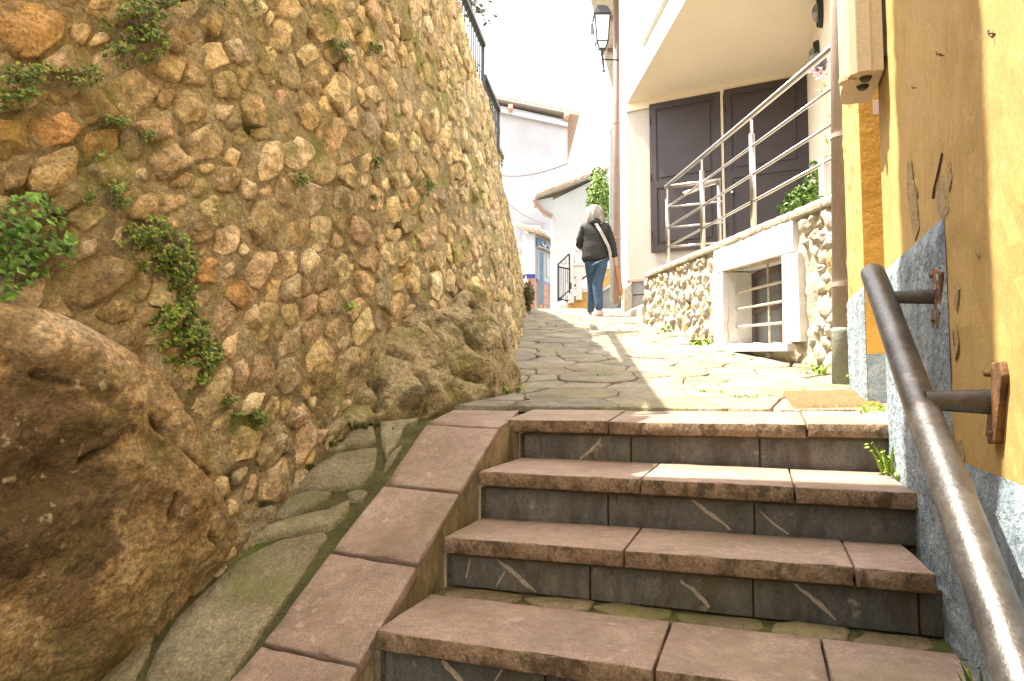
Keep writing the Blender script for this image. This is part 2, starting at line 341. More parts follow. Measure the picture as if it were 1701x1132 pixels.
def rubble(poly, gap, H, n, to3, rings=((1.0, -.6), (.985, .25), (.88, .8), (.6, 1.0), (.28, 1.02)), jit=.05, tilt=.25):
    """one rough stone grown from a 2D cell; to3(u,v,h) maps to the wall"""
    (cx, cy), A = centroid(poly); r = math.sqrt(abs(A) / math.pi)
    if r < .008: return None
    sc = max(.45, 1 - gap / r); P = resample(chaikin([(cx + (x - cx) * sc, cy + (y - cy) * sc) for x, y in poly], 1, .045), n)
    o = RNG.random() * 99; ta, tb = RNG.uniform(-tilt, tilt), RNG.uniform(-tilt, tilt); V = []; F = []
    FC = []
    for _ in range(4):
        a_ = RNG.uniform(0, 6.283); g_ = RNG.uniform(.3, 1.5); FC.append((math.cos(a_) * g_, math.sin(a_) * g_, RNG.uniform(.95, 1.45)))
    for k, (f, h) in enumerate(rings):
        for x, y in P:
            jx = 1 + jit * 2 * nz((x / r, y / r, o), 1.1) + jit * .8 * nz((x / r, y / r, o), 3.3)
            X = cx + (x - cx) * f * jx; Y = cy + (y - cy) * f * jx
            ux, uy = (X - cx) / r, (Y - cy) / r
            hh = h * H if not k else H * max(-.3, min([h * 1.15] + [c_ - a_ * ux - b_ * uy for a_, b_, c_ in FC]))
            if k: hh += H * (ta * (X - cx) / r + tb * (Y - cy) / r) * f + H * .35 * nz((X / r, Y / r, o), 1.8) + H * .35 * nz((X / r, Y / r, o), 4.5)
            V.append(to3(X, Y, hh))
        if k:
            a = (k - 1) * n; b = k * n
            for j in range(n): F.append((a + j, a + (j + 1) % n, b + (j + 1) % n, b + j))
    V.append(to3(cx, cy, H * (1.0 + .3 * nz((cx, cy, o), 5)))); c = len(V) - 1; b = (len(rings) - 1) * n
    for j in range(n): F.append((b + j, b + (j + 1) % n, c))
    return V, F, r
def poisson(inside, box, rfun, fixed_=(), tries=9000, k=.95):
    """variable radius dart throwing -> seeds (x,y,r)"""
    out = list(fixed_); cell = .25; G = {}
    def key(x, y): return (int(x // cell), int(y // cell))
    for i, s in enumerate(out): G.setdefault(key(s[0], s[1]), []).append(i)
    for t in range(tries):
        x = RNG.uniform(box[0], box[2]); y = RNG.uniform(box[1], box[3])
        if not inside(x, y): continue
        r = rfun(x, y, t / tries); kx, ky = key(x, y); ok = True
        for a in (-1, 0, 1):
            for b in (-1, 0, 1):
                for i in G.get((kx + a, ky + b), ()):
                    s = out[i]
                    if (s[0] - x) ** 2 + (s[1] - y) ** 2 < (k * (s[2] + r)) ** 2: ok = False; break
                if not ok: break
            if not ok: break
        if ok: out.append((x, y, r)); G.setdefault((kx, ky), []).append(len(out) - 1)
    return out
def inpoly(p, x, y):
    c = False
    for i in range(len(p)):
        x0, y0 = p[i][:2]; x1, y1 = p[i - 1][:2]
        if (y0 > y) != (y1 > y) and x < (x1 - x0) * (y - y0) / (y1 - y0) + x0: c = not c
    return c
def pxsize(V):
    q = [proj(v) for v in V[::3]]
    if min(a[2] for a in q) < .2: return 0
    xs = [a[0] for a in q]; ys = [a[1] for a in q]
    if max(xs) < 0 or min(xs) > 1701 or max(ys) < 0 or min(ys) > 1132: return 0
    return (max(xs) - min(xs)) * (max(ys) - min(ys))
# ------------------------------------------------------------------ leaves
def leaf_cloud(mb, pts, size, cols, up=None, flat=.5, rng=RNG):
    """pts: (pos, outward normal); each leaf is a small bent blade of 2 quads"""
    for p, nrm in pts:
        s = size * rng.uniform(.6, 1.35); n = (nrm + Vector((rng.uniform(-1, 1), rng.uniform(-1, 1), rng.uniform(-1, 1))) * flat).normalized()
        a = n.cross(Vector((rng.uniform(-1, 1), rng.uniform(-1, 1), rng.uniform(-.6, 1)))).normalized(); b = n.cross(a)
        c = rng.choice(cols); k = rng.uniform(.75, 1.25); c = (c[0] * k, c[1] * k, c[2] * k)
        V = [p - a * s * .5, p + b * s * .34 - n * s * .08, p + a * s * .55 + n * s * -.12, p - b * s * .34 - n * s * .08, p + n * s * .05]
        mb.add(V, [(0, 1, 4), (1, 2, 4), (2, 3, 4), (3, 0, 4)], c)
GREENS = [(.08, .15, .018), (.12, .21, .025), (.18, .27, .03), (.06, .10, .015), (.26, .31, .05), (.30, .26, .07)]
# ================================================================== LARGE STRUCTURE
# the retaining wall surface: stations (base, top)
ramp_R0 = None
XC = -.955
planeXC = Plane(st(XC, 0, 0), SX)
cA = planeXC.at(828, 713); cB = planeXC.at(594, 1104)
COP = plane3(cA, cB, cA + SX)                       # sloping plane of the cheek coping and the flagged ramp beside it
RAMP = Plane(COP.p - Vector((0, 0, .03)), COP.n)
STA = [((-1.36, .75, -1.3), (-1.80, .75, 3.1)), ((-1.28, 1.55, -.85), (-1.50, 1.6, 3.1)), ((-.93, 2.22, -.46), (-1.15, 2.4, 3.1)), ((-.68, 3.05, -.18), (-.82, 3.2, 3.1)),
       ((-.36, 4.0, 0), (-.55, 4.2, 3.1)), ((.0, 5.3, .18), (-.44, 5.5, 3.1)), ((.11, 8.0, .66), (-.26, 7.8, 3.08)), ((.19, 10.2, 1.02), (-.215, 9.6, 3.06)),
       ((.29, 12.3, 1.36), (-.06, 10.9, 2.80)), ((.30, 13.0, 1.40), (.21, 12.6, 1.85))]
SB = [Vector(a) for a, b in STA]; ST_ = [Vector(b) for a, b in STA]
SM = [(a + b) / 2 for a, b in zip(SB, ST_)]
SL = [0.0]
for a, b in zip(SM, SM[1:]): SL.append(SL[-1] + (b - a).length)
def cr(P, i, u):
    a, b, c, d = P[max(i - 1, 0)], P[i], P[i + 1], P[min(i + 2, len(P) - 1)]
    return ((b * 2) + (c - a) * u + (a * 2 - b * 5 + c * 4 - d) * u * u + (b * 3 - a - c * 3 + d) * u ** 3) * .5
def W0(s, t):
    i = 0
    while i < len(SL) - 2 and SL[i + 1] < s: i += 1
    u = (s - SL[i]) / (SL[i + 1] - SL[i]); b = cr(SB, i, u); tp = cr(ST_, i, u); d = tp - b
    return b + d * (t / d.length)
def Wlen(s):
    i = 0
    while i < len(SL) - 2 and SL[i + 1] < s: i += 1
    u = (s - SL[i]) / (SL[i + 1] - SL[i]); return (cr(ST_, i, u) - cr(SB, i, u)).length
def WN(s, t):
    e = .05; n = (W0(s + e, t) - W0(s - e, t)).cross(W0(s, t + e) - W0(s, t - e)).normalized()
    return n
def W(s, t, h=0.0):
    return W0(s, t) + WN(s, t) * h if h else W0(s, t)
SMAX = SL[-1]
gs = np.linspace(0, SMAX, 240); gt = np.linspace(-.4, 3.9, 110)
GP = [(proj(W0(a, b)), a, b) for a in gs for b in gt]
GX = np.array([g[0][0] for g in GP]); GY = np.array([g[0][1] for g in GP]); GD = np.array([g[0][2] for g in GP]); GS = np.array([g[1] for g in GP]); GT = np.array([g[2] for g in GP])
def onwall(px, py):
    d = (GX - px) ** 2 + (GY - py) ** 2; k = int(np.argmin(np.where(GD > .2, d, 1e12))); s, t = float(GS[k]), float(GT[k])
    for _ in range(6):
        x, y, dd = proj(W0(s, t)); e = .01; x1, y1, _d = proj(W0(s + e, t)); x2, y2, _d = proj(W0(s, t + e))
        a, b, c, d_ = (x1 - x) / e, (x2 - x) / e, (y1 - y) / e, (y2 - y) / e; D = a * d_ - b * c
        if abs(D) < 1e-6: break
        ds = ((px - x) * d_ - (py - y) * b) / D; dt = (a * (py - y) - c * (px - x)) / D
        s += max(-.2, min(.2, ds)); t += max(-.2, min(.2, dt))
    return s, t, proj(W0(s, t))[2]
rw = thing('stone_retaining_wall', 'tall ochre rubble stone retaining wall with mossy mortar along the left of the alley', 'wall', (-.7, 3, -.2))
def WAVE(p): return .035 * nz(p, 1.1, 5)
def mortar_pt(u, v):
    s = u ** 1.5 * SMAX; t = -.35 + v * (Wlen(s) + .33); p = W0(s, t)
    h = .004 + WAVE(p) + .011 * fbm(p, 9, 1.0, 3) + .010 * abs(nz(p, 24, 4)) - .11 * max(0, nz(p, 7.5, 8) - .26)
    return p + WN(s, t) * h
mb = MB().grid(mortar_pt, 560, 230)
mb.put('mortar', M['mortar'], rw, smooth=True)
mb = MB().grid(lambda u, v: W0(u * SMAX, Wlen(u * SMAX) - .03) + Vector((-.9, .05, 0)) * v + Vector((0, 0, .03 * fbm(W0(u * SMAX, 3), 3))), 160, 6)
mb.put('wall_top', M['mortar'], rw, smooth=True)
# hand-read prominent stones: px, py, rx, ry, colour
TAN, ORG, PALE, BRN, GRY, PNK = (.76, .60, .35), (.66, .41, .17), (.88, .75, .50), (.54, .41, .22), (.56, .48, .33), (.76, .58, .38)
PROM = [(45, 45, 60, 52, ORG), (110, 95, 22, 25, PNK), (90, 215, 38, 28, ORG), (88, 285, 32, 34, PNK), (8, 235, 26, 28, ORG), (150, 180, 46, 18, BRN), (168, 240, 34, 22, ORG), (272, 112, 50, 18, TAN), (348, 235, 46, 26, PALE),
        (280, 270, 36, 27, PNK), (325, 175, 42, 24, TAN), (238, 292, 12, 9, PALE), (375, 140, 26, 17, TAN), (262, 210, 30, 16, PNK), (430, 185, 40, 20, TAN), (470, 60, 24, 34, TAN), (505, 195, 26, 30, TAN), (562, 155, 28, 40, TAN),
        (530, 45, 28, 40, TAN), (440, 372, 46, 42, TAN), (352, 350, 16, 36, PALE), (375, 303, 38, 17, TAN), (510, 440, 21, 24, PALE), (562, 447, 24, 29, PALE), (425, 450, 42, 20, TAN), (343, 447, 22, 20, ORG), (388, 493, 24, 18, ORG),
        (362, 528, 38, 20, PNK), (425, 610, 28, 40, PNK), (527, 600, 32, 45, TAN), (478, 520, 24, 22, TAN), (480, 480, 22, 20, GRY), (395, 735, 42, 34, PNK), (450, 800, 42, 30, PNK), (500, 735, 27, 25, PNK), (485, 690, 24, 22, PNK),
        (596, 655, 14, 22, BRN), (670, 90, 17, 22, TAN), (590, 385, 23, 30, PNK), (700, 395, 22, 30, TAN), (742, 215, 10, 18, PALE), (727, 160, 8, 16, PALE), (640, 235, 18, 30, TAN), (735, 100, 10, 22, TAN), (595, 270, 12, 15, PNK),
        (680, 330, 16, 20, TAN), (640, 420, 18, 24, PALE), (728, 430, 12, 25, PALE), (655, 300, 12, 18, TAN), (480, 130, 18, 22, GRY), (360, 40, 24, 30, TAN), (240, 345, 25, 20, PNK), (320, 390, 20, 25, BRN), (60, 410, 30, 15, BRN),
        (160, 470, 45, 42, BRN), (190, 505, 20, 28, BRN), (310, 620, 30, 22, PNK), (400, 620, 15, 25, PNK), (300, 300, 20, 18, BRN), (560, 330, 20, 25, GRY), (600, 470, 20, 20, TAN), (540, 500, 20, 16, PNK)]
BOUT = [(-400, 530), (-40, 530), (60, 530), (140, 560), (250, 630), (300, 700), (330, 780), (355, 870), (330, 930), (200, 1080), (60, 1200), (-400, 1400)]
AN = 1.28
def simplify(p, n):
    p = list(p)
    while len(p) > n:
        k = min(range(len(p)), key=lambda i: abs((p[i][0] - p[i - 1][0]) * (p[(i + 1) % len(p)][1] - p[i - 1][1]) - (p[(i + 1) % len(p)][0] - p[i - 1][0]) * (p[i][1] - p[i - 1][1])))
        p.pop(k)
    return p
fx = []; fcol = []
for px_, py_, rx_, ry_, c_ in PROM:
    s_, t_, d_ = onwall(px_, py_); fx.append((s_, t_ * AN, max(.03, (rx_ * ry_) ** .5 * d_ / FPX * 1.22))); fcol.append(c_)
def rf(x, y, k):
    if k < .15: return RNG.uniform(.075, .115)
    if k < .4: return RNG.uniform(.05, .08)
    return RNG.uniform(.024, .048)
WS = poisson(lambda x, y: -.3 < y / AN < Wlen(max(0, min(SMAX, x))) - .02, (.15, -.3 * AN, SMAX - .1, 4.0 * AN), rf, fx, 42000, .96)
WC = [p and simplify([(x_, y_ / AN) for x_, y_ in p], RNG.choice((4, 5, 5, 6))) for p in cells(WS, .13)]
WS = [(a_, b_ / AN, c_) for a_, b_, c_ in WS]; stones = []
for i, (sd, pl) in enumerate(zip(WS, WC)):
    if pl is None: continue
    H = RNG.uniform(.006, .018) + (.006 if i < len(fx) else 0) + max(0, sd[2] - .04) * .22
    g_ = RNG.uniform(.003, .012) if RNG.random() < .7 else RNG.uniform(.012, .022)
    big = sd[2] > .045 and pl is not None and W0(sd[0], sd[1]).y < 6
    q_ = proj(W0(sd[0], max(sd[1], -.3)))
    if inpoly(BOUT, q_[0], q_[1]) or (q_[0] < 340 and q_[1] > 640) or inpoly([(560, 760), (625, 560), (665, 535), (740, 535), (770, 500), (810, 540), (900, 700)], q_[0], q_[1]): continue
    if RNG.random() < .07 and i >= len(fx): continue
    r_ = rubble(pl, g_, H, 20 if big else 10, lambda u, v, h: (lambda q: W0(u, v) + WN(u, v) * (h + .002 + WAVE(q)))(W0(u, v)), jit=.12, tilt=.4,
                rings=((1.0, -1.6), (.99, .45), (.93, .9), (.75, 1.0), (.5, 1.0), (.25, 1.0)) if big else ((1.0, -1.4), (.95, .6), (.55, 1.0)))
    if not r_: continue
    V, F, r = r_
    c = fcol[i] if i < len(fx) else RNG.choice([TAN, TAN, TAN, PALE, PALE, PNK, BRN, GRY, TAN, TAN]); k = RNG.uniform(.78, 1.15)
    if V[0].y > 6: k *= .9
    left = max(0, min(1, (2.6 - V[0].y) / 1.2)); c = tuple(lerp(a, b, left * .25) for a, b in zip(c, BRN))
    stones.append((pxsize(V), V, F, (c[0] * k, c[1] * k * RNG.uniform(.96, 1.04), c[2] * k * RNG.uniform(.9, 1.1))))
stones.sort(key=lambda q: -q[0])
for q in stones[:300]: part('stone', q[1], q[2], M['stone'], rw, smooth=True, tint=q[3])
mb = MB()
for q in stones[300:]: mb.add(q[1], q[2], q[3])
mb.put('small_stones', M['stone'], rw, smooth=True, kind='stuff')
# ------------------------------------------------------------------ boulder and outcrop: bulging rocks grown from an outline on a plane
def rock(name, pts, pl, bulge, m, parent, n=64, rings=20, amp=.03, ns=5.0, ridge=(0, 0), seed=0, edge=-.05, pw=2.2, cracks=(), cdepth=.03, cw=.010, tintf=None, label=None, crack=0.0, rid=0.0, rsc=7.0, rdir=(1, -1.2)):
    P3 = [pl.at(*p) for p in pts]; O = P3[0]; nn = pl.n.copy()
    if nn.dot(-O) < 0: nn = -nn
    ax = nn.orthogonal().normalized(); ay = nn.cross(ax)
    P2 = [((p - O).dot(ax), (p - O).dot(ay)) for p in P3]; P2 = resample(chaikin(P2, 2), n); (cx, cy), A = centroid(P2); r = math.sqrt(abs(A) / math.pi)
    if A < 0: P2 = P2[::-1]
    V = []; F = []; CR = []
    for c_ in cracks:
        q_ = [((pl.at(*p) - O).dot(ax), (pl.at(*p) - O).dot(ay)) for p in c_]; CR += list(zip(q_, q_[1:]))
    for k in range(rings + 1):
        f = 1 - k / (rings + .5)
        for x, y in P2:
            X = cx + (x - cx) * f; Y = cy + (y - cy) * f
            h = edge + (bulge - edge) * (1 - f ** pw) ** .55
            q = (X + seed, Y - seed, seed)
            d = fbm(q, ns, seed, 4) * amp + abs(nz(q, ns * .45, seed + 3)) * amp * 1.1
            if rid:
                dx_, dz_ = rdir; v3 = O + ax * X + ay * Y; ll = math.hypot(dx_, dz_); al = (v3.x * dx_ + v3.z * dz_) / ll; ac = (-v3.x * dz_ + v3.z * dx_) / ll + v3.y * .25
                rr = 1 - abs(mnoise.noise(Vector((ac * rsc + .35 * nz(v3, 6, seed), al * rsc * .28, seed)))) * 2.6; d += rid * (rr - .35) - rid * .6 * max(0, -rr)
            if crack:
                w = abs(nz((q[0] * 1.0, q[1] * .55, q[2]), 3.4, seed + 8)); d -= crack * max(0, 1 - w / .045)
            h += d * min(1, (1 - f) * 5 + .15)
            if CR:
                wx, wy = X + .012 * nz((X, Y, 1), 14), Y + .012 * nz((X, Y, 5), 14); dm = 9
                for (x0, y0), (x1, y1) in CR:
                    L2 = (x1 - x0) ** 2 + (y1 - y0) ** 2; t_ = max(0, min(1, ((wx - x0) * (x1 - x0) + (wy - y0) * (y1 - y0)) / L2)); dm = min(dm, math.hypot(wx - x0 - t_ * (x1 - x0), wy - y0 - t_ * (y1 - y0)))
                h -= cdepth * max(.15, .75 + 1.4 * nz((X, Y, 8), 9)) * math.exp(-(dm / cw) ** 2)
            V.append(O + ax * X + ay * Y + nn * h)
        if k:
            a = (k - 1) * n; b = k * n
            for j in range(n): F.append((a + j, a + (j + 1) % n, b + (j + 1) % n, b + j))
    F.append(tuple(rings * n + j for j in range(n)))
    tn = None
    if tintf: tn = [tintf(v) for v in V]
    return part(name, V, F, m, parent, smooth=True, label=label, tint=tn)
rA, rB = RAMP.at(125, 1140), RAMP.at(392, 900)
s_, t_, d_ = onwall(60, 470); BP = plane3(rA, rB, W(s_, t_, .10))
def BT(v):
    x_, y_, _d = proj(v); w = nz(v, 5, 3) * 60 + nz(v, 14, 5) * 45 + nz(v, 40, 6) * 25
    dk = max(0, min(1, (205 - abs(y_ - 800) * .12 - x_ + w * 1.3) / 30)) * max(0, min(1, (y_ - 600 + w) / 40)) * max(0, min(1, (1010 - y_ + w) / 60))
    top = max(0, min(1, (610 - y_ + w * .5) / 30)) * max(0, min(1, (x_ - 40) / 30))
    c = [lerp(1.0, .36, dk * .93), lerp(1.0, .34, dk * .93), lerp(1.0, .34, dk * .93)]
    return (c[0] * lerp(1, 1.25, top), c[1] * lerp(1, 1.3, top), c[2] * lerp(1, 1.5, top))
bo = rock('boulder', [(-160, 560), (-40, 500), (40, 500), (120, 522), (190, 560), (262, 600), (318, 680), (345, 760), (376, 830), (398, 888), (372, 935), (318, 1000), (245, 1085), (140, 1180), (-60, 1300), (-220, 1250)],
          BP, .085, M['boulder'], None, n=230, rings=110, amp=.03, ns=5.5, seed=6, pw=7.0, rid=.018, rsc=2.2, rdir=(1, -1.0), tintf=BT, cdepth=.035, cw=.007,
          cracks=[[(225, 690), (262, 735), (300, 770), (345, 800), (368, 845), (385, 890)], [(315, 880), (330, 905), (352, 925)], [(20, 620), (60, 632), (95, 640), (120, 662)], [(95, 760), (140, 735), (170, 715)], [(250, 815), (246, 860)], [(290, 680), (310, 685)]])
tag(bo, 'large ochre boulder with black stains at the foot of the stone wall, lower left', 'boulder')
oc = thing('rock_outcrop', 'mossy bedrock outcrop jutting from the base of the stone wall above the ramp', 'rock', (-.1, 3.7, -.1))
s_, t_, d_ = onwall(720, 500); gA = Vector((-.62, 3.0, -.19)); gB = onpath(872, 652); OPn = plane3(gA, gB, W(s_, t_, .04))
OUT = [([(628, 572), (654, 562), (680, 600), (708, 640), (728, 684), (690, 694), (640, 702), (600, 700), (618, 640)], .09, 1), ([(700, 572), (730, 545), (752, 556), (764, 591), (786, 607), (796, 660), (760, 676), (735, 682), (722, 650), (706, 615)], .10, 2),
       ([(738, 529), (774, 540), (803, 570), (839, 598), (860, 622), (873, 652), (835, 668), (803, 672), (800, 630), (778, 592), (758, 567)], .13, 3), ([(798, 528), (829, 548), (856, 580), (872, 612), (873, 646), (849, 620), (821, 590), (800, 562)], .12, 4),
       ([(634, 520), (664, 512), (698, 560), (696, 582), (654, 578), (630, 562)], .08, 5), ([(700, 512), (728, 510), (742, 531), (728, 552), (704, 556)], .07, 6), ([(764, 480), (800, 492), (812, 510), (800, 526), (772, 506)], .06, 7),
       ([(583, 650), (615, 652), (626, 690), (600, 702), (576, 684)], .07, 8), ([(660, 520), (700, 530), (722, 575), (708, 610), (680, 570)], .05, 9), ([(560, 690), (585, 694), (600, 712), (560, 735), (520, 752), (530, 720)], .05, 10)]
rock('bedrock', [(505, 765), (545, 705), (575, 650), (605, 585), (628, 535), (664, 512), (705, 506), (745, 512), (765, 476), (800, 488), (822, 530), (845, 560), (868, 600), (876, 650), (838, 668), (790, 676), (745, 690), (690, 700), (640, 708), (575, 742)],
     OPn, .09, M['outcrop'], oc, n=220, rings=100, amp=.035, ns=7.0, seed=2.3, pw=4.0, rid=.03, rsc=6.0, rdir=(1, -1.35), cdepth=.11, cw=.020,
     cracks=[[(640, 600), (665, 620), (690, 650), (705, 685)], [(695, 560), (718, 585), (738, 610), (750, 640), (752, 655)], [(738, 620), (765, 632), (790, 640)], [(735, 530), (760, 560), (785, 590), (803, 615), (812, 645)], [(775, 520), (805, 550), (830, 585), (850, 615), (862, 640)], [(640, 540), (670, 560), (695, 560)], [(600, 610), (618, 650), (615, 690)]])
for pts, bl, sd in OUT:
    if sd in (7, 8, 10): rock('rock', pts, OPn, bl * .9, M['outcrop'], oc, n=90, rings=30, amp=.028, ns=9.0, seed=sd * 3.3, pw=3.2, rid=.02, rsc=10.0, rdir=(1, -1.35), edge=-.03)
pk = RAMP.at(752, 662); G = onpath(757, 668)
V, F, r = rubble([(math.cos(a) * .045, math.sin(a) * .04) for a in np.linspace(0, 6.0, 9)], .002, .055, 12, lambda u, v, h: onpath(757, 664) + Vector((u, v, h)))
tag(part('rock', V, F, M['stone'], None, smooth=True, tint=(.6, .42, .33)), 'small loose pinkish rock lying at the foot of the outcrop', 'rock')
# ------------------------------------------------------------------ ground
mb = MB().grid(lambda u, v: Vector((lerp(-60, 60, u), lerp(-40, 420, v ** 1.0), -2.6)), 2, 2)
mb = MB()
mb.add([(-300, -300, -2.4), (300, -300, -2.4), (300, 2.0, -2.4), (-300, 2.0, -2.4)], [(0, 1, 2, 3)]); mb.add([(-300, 12.9, 1.36), (300, 12.9, 1.36), (300, 500, 1.36), (-300, 500, 1.36)], [(0, 1, 2, 3)])
tag(mb.put('ground', M['soil']), kind='structure')
def path_edge_left(y): 
    for (a, b) in zip(SB, SB[1:]):
        if a.y <= y <= b.y: return lerp(a.x, b.x, (y - a.y) / (b.y - a.y)) - .12
    return -.4 if y < 1 else .2
WSL = Plane((1.976, 3.6, 0), (1, .066, 0))
def xS(y): return 1.976 - .066 * (y - 3.6)
def path_pt(u, v):
    y = lerp(2.0, 16, v ** 1.3); x = lerp(path_edge_left(min(y, 12.9)) - .1, max(xS(y), 1.6) + .9 if y < 9 else 3.0, u)
    # starts at the landing edge
    Y = x * SY.x + y * SY.y
    if Y < 3.02: k = (3.02 - Y) / SY.y; y += k
    z = zp(x, y) - .014 + .004 * fbm((x, y, 0), 9)
    return Vector((x, y, z))
mb = MB().grid(path_pt, 60, 160)
path = tag(mb.put('path', M['pathjoint'], smooth=True), kind='structure')
# crazy paving
def inpath(x, y):
    if not (path_edge_left(y) + .04 < x < (xS(y) + .05 if y < 8.5 else 2.3)) or y > 13.3: return False
    Y = x * SY.x + y * SY.y; X = x * SX.x + y * SX.y
    return Y > 3.06 and X < (.44 if Y < 3.85 else 9)
PSD = poisson(inpath, (-.9, 2.4, 2.4, 13.2), lambda x, y, k: RNG.uniform(.15, .24) if k < .3 else RNG.uniform(.07, .13), (), 9000, .95)
PC = cells(PSD, .3)
def slabcell(poly, gap, top, n, z0f, thick=.03, tint=(1, 1, 1), parent=None, m=None, tiltk=.012, edge=.12):
    (cx, cy), A = centroid(poly); r = math.sqrt(abs(A) / math.pi)
    if r < .03: return
    sc = 1 - gap / r; P = resample(chaikin([(cx + (x - cx) * sc, cy + (y - cy) * sc) for x, y in poly], 1, .05), n); o = RNG.random() * 50
    V = []; F = []; ta, tb = RNG.uniform(-tiltk, tiltk), RNG.uniform(-tiltk, tiltk); dz = RNG.uniform(-.002, .005)
    for k, (f, h) in enumerate(((1, -thick), (1.0, top * .45), (1 - .006 / max(r, .04), top), (.6, top + .001))):
        for x, y in P:
            j = 1 + edge * .5 * nz((x * 8, y * 8, o), 1) + edge * .25 * nz((x * 30, y * 30, o), 1); X = cx + (x - cx) * f * j; Y = cy + (y - cy) * f * j
            V.append(z0f(X, Y, h + dz + (ta * (X - cx) + tb * (Y - cy)) + (.0025 * nz((X, Y, o), 9) if k > 1 else 0)))
        if k:
            a = (k - 1) * n; b = k * n
            for q in range(n): F.append((a + q, a + (q + 1) % n, b + (q + 1) % n, b + q))
    V.append(z0f(cx, cy, top + dz)); c = len(V) - 1
    for q in range(n): F.append((3 * n + q, 3 * n + (q + 1) % n, c))
    return part('flagstone', V, F, m, parent, smooth=True, tint=tint)
for pl in PC:
    if not pl: continue
    pl = clip(pl, -SY.x, -SY.y, -3.045)
    if len(pl) < 3: continue
    k = RNG.uniform(.8, 1.12); w = RNG.uniform(-.04, .04)
    slabcell(pl, RNG.uniform(.003, .010), .006, 22, lambda X, Y, h: Vector((X, Y, zp(X, Y) + h)), tint=(k + w, k, k - w), parent=path, m=M['paving'])
# ------------------------------------------------------------------ the stairs
stairs = thing('stone_stairs', 'pink sandstone stairs with grey slate risers and sloping cheek coping climbing to the alley', 'stairs', st(-.3, 2.2, -.6))
NY = [2.66, 2.235, 1.955, 1.556, 1.19, .83, .47, .11, -.25]
def onY(px, py, Y): return Plane(st(0, Y, 0), SY).at(px, py)
NL = [onY(845, 698, NY[0]), onY(796, 783.5, NY[1]), onY(738, 893, NY[2]), onY(631, 1049, NY[3])]
NR = [onY(1500, 706.5, NY[0]), onY(1526, 819, NY[1]), onY(1557, 953, NY[2]), None]
z4m = onY(1085, 1110, NY[3]).z
nz_ = [(NL[i].z, NR[i].z) for i in range(3)] + [(NL[3].z, z4m)]
for k in range(4, 9): nz_.append((nz_[3][0] - .165 * (k - 3), nz_[3][1] - .165 * (k - 3)))
XL, XR = -.94, .418
TH_ = .048
def tread_z(k, X): return lerp(nz_[k][0], nz_[k][1], (X - XL) / (XR - XL))
def pxX(px, Y, z):                # X in the stair frame of a photo column on the line Y, z
    lo, hi = -2., 1.
    for _ in range(40):
        m_ = (lo + hi) / 2
        if proj(st(m_, Y, z))[0] < px: lo = m_
        else: hi = m_
    return (lo + hi) / 2
TJ = [[1010, 1340], [1063, 1320], [1036, 1420], [1086, 1385], [], [], [], [], []]
RJ = [[1048, 1262], [1010, 1253], [980, 1251, 1527], [905, 1180], [], [], [], [], []]
for k in range(9):
    Yf = NY[k]; Yb = (NY[k - 1] + .03) if k else 3.03
    if k == 3: Yb = 1.87
    js = [XL + (-.06 if k == 0 else .0)] + ([pxX(p, Yf, nz_[k][0]) for p in TJ[k]] or [-.5 + .1 * k % .3, .0 + .07 * k % .2]) + [XR + (.03 if k == 0 else -.004 - .02 * (k == 2))]
    for a, b in zip(js, js[1:]):
        g = .003; za, zb = tread_z(k, a), tread_z(k, b); rz = .03 if k == 0 else .004; dz = RNG.uniform(-.002, .002)
        back = (lambda X: Yb) 
        top = [st(a + g, Yf + RNG.uniform(-.003, .003), za + dz), st(b - g, Yf + RNG.uniform(-.003, .003), zb + dz), st(b - g - (.02 if (k in (1, 2) and b > .3) else 0), Yb, zb + rz + dz), st(a + g, Yb, za + rz + dz)]
        V, F = fixed(*(lambda q: (q.V, q.F))(MB().prism(top, Vector((0, 0, -TH_)))), bevel=.0035, long=.045, amp=.0018, nscale=9, chip=.011)
        o = part('tread', V, F, M['sandstone'], stairs, smooth=True)
        # the weathered front edge takes the stained stone
        o.data.materials.append(M['nosing'])
        for p in o.data.polygons:
            if p.normal.dot(SY) < -.6: p.material_index = 1
for k in range(9):
    Yr = NY[k] + .032; zb_ = [tread_z(k + 1, XL) + .0, tread_z(k + 1, XR)] if k < 8 else [nz_[8][0] - .17] * 2
    js = [XL + .012] + ([pxX(p, Yr, nz_[k][0] - .1) for p in RJ[k]] or [-.45, .02]) + [XR - .003]
    for a, b in zip(js, js[1:]):
        g = .0025; pr = [st(a + g, Yr, tread_z(k, a) - TH_ - .008), st(b - g, Yr, tread_z(k, b) - TH_ - .008), st(b - g, Yr, lerp(zb_[0], zb_[1], (b - XL) / (XR - XL)) - .002), st(a + g, Yr, lerp(zb_[0], zb_[1], (a - XL) / (XR - XL)) - .002)]
        V, F = fixed(*(lambda q: (q.V, q.F))(MB().prism(pr, SY * .03)), bevel=.003, long=.09, amp=.0015, nscale=8)
        part('riser', V, F, M['slate'], stairs, smooth=True)
# mortar core behind treads and risers
mb = MB()
for k in range(9):
    Yb = NY[k] + .05; zt = tread_z(k, -.3) - TH_ - .001; yb2 = NY[k - 1] + .06 if k else 3.4
    zt2 = zt - .012
    mb.add([st(XL - .01, Yb, zt2), st(XR + .0, Yb, zt2), st(XR + .0, yb2, zt2), st(XL - .01, yb2, zt2), st(XL - .01, Yb, zt2 - .3), st(XR + .0, Yb, zt2 - .3)], [(0, 1, 2, 3), (0, 4, 5, 1)])
mb.put('mortar_core', M['joint'], stairs)
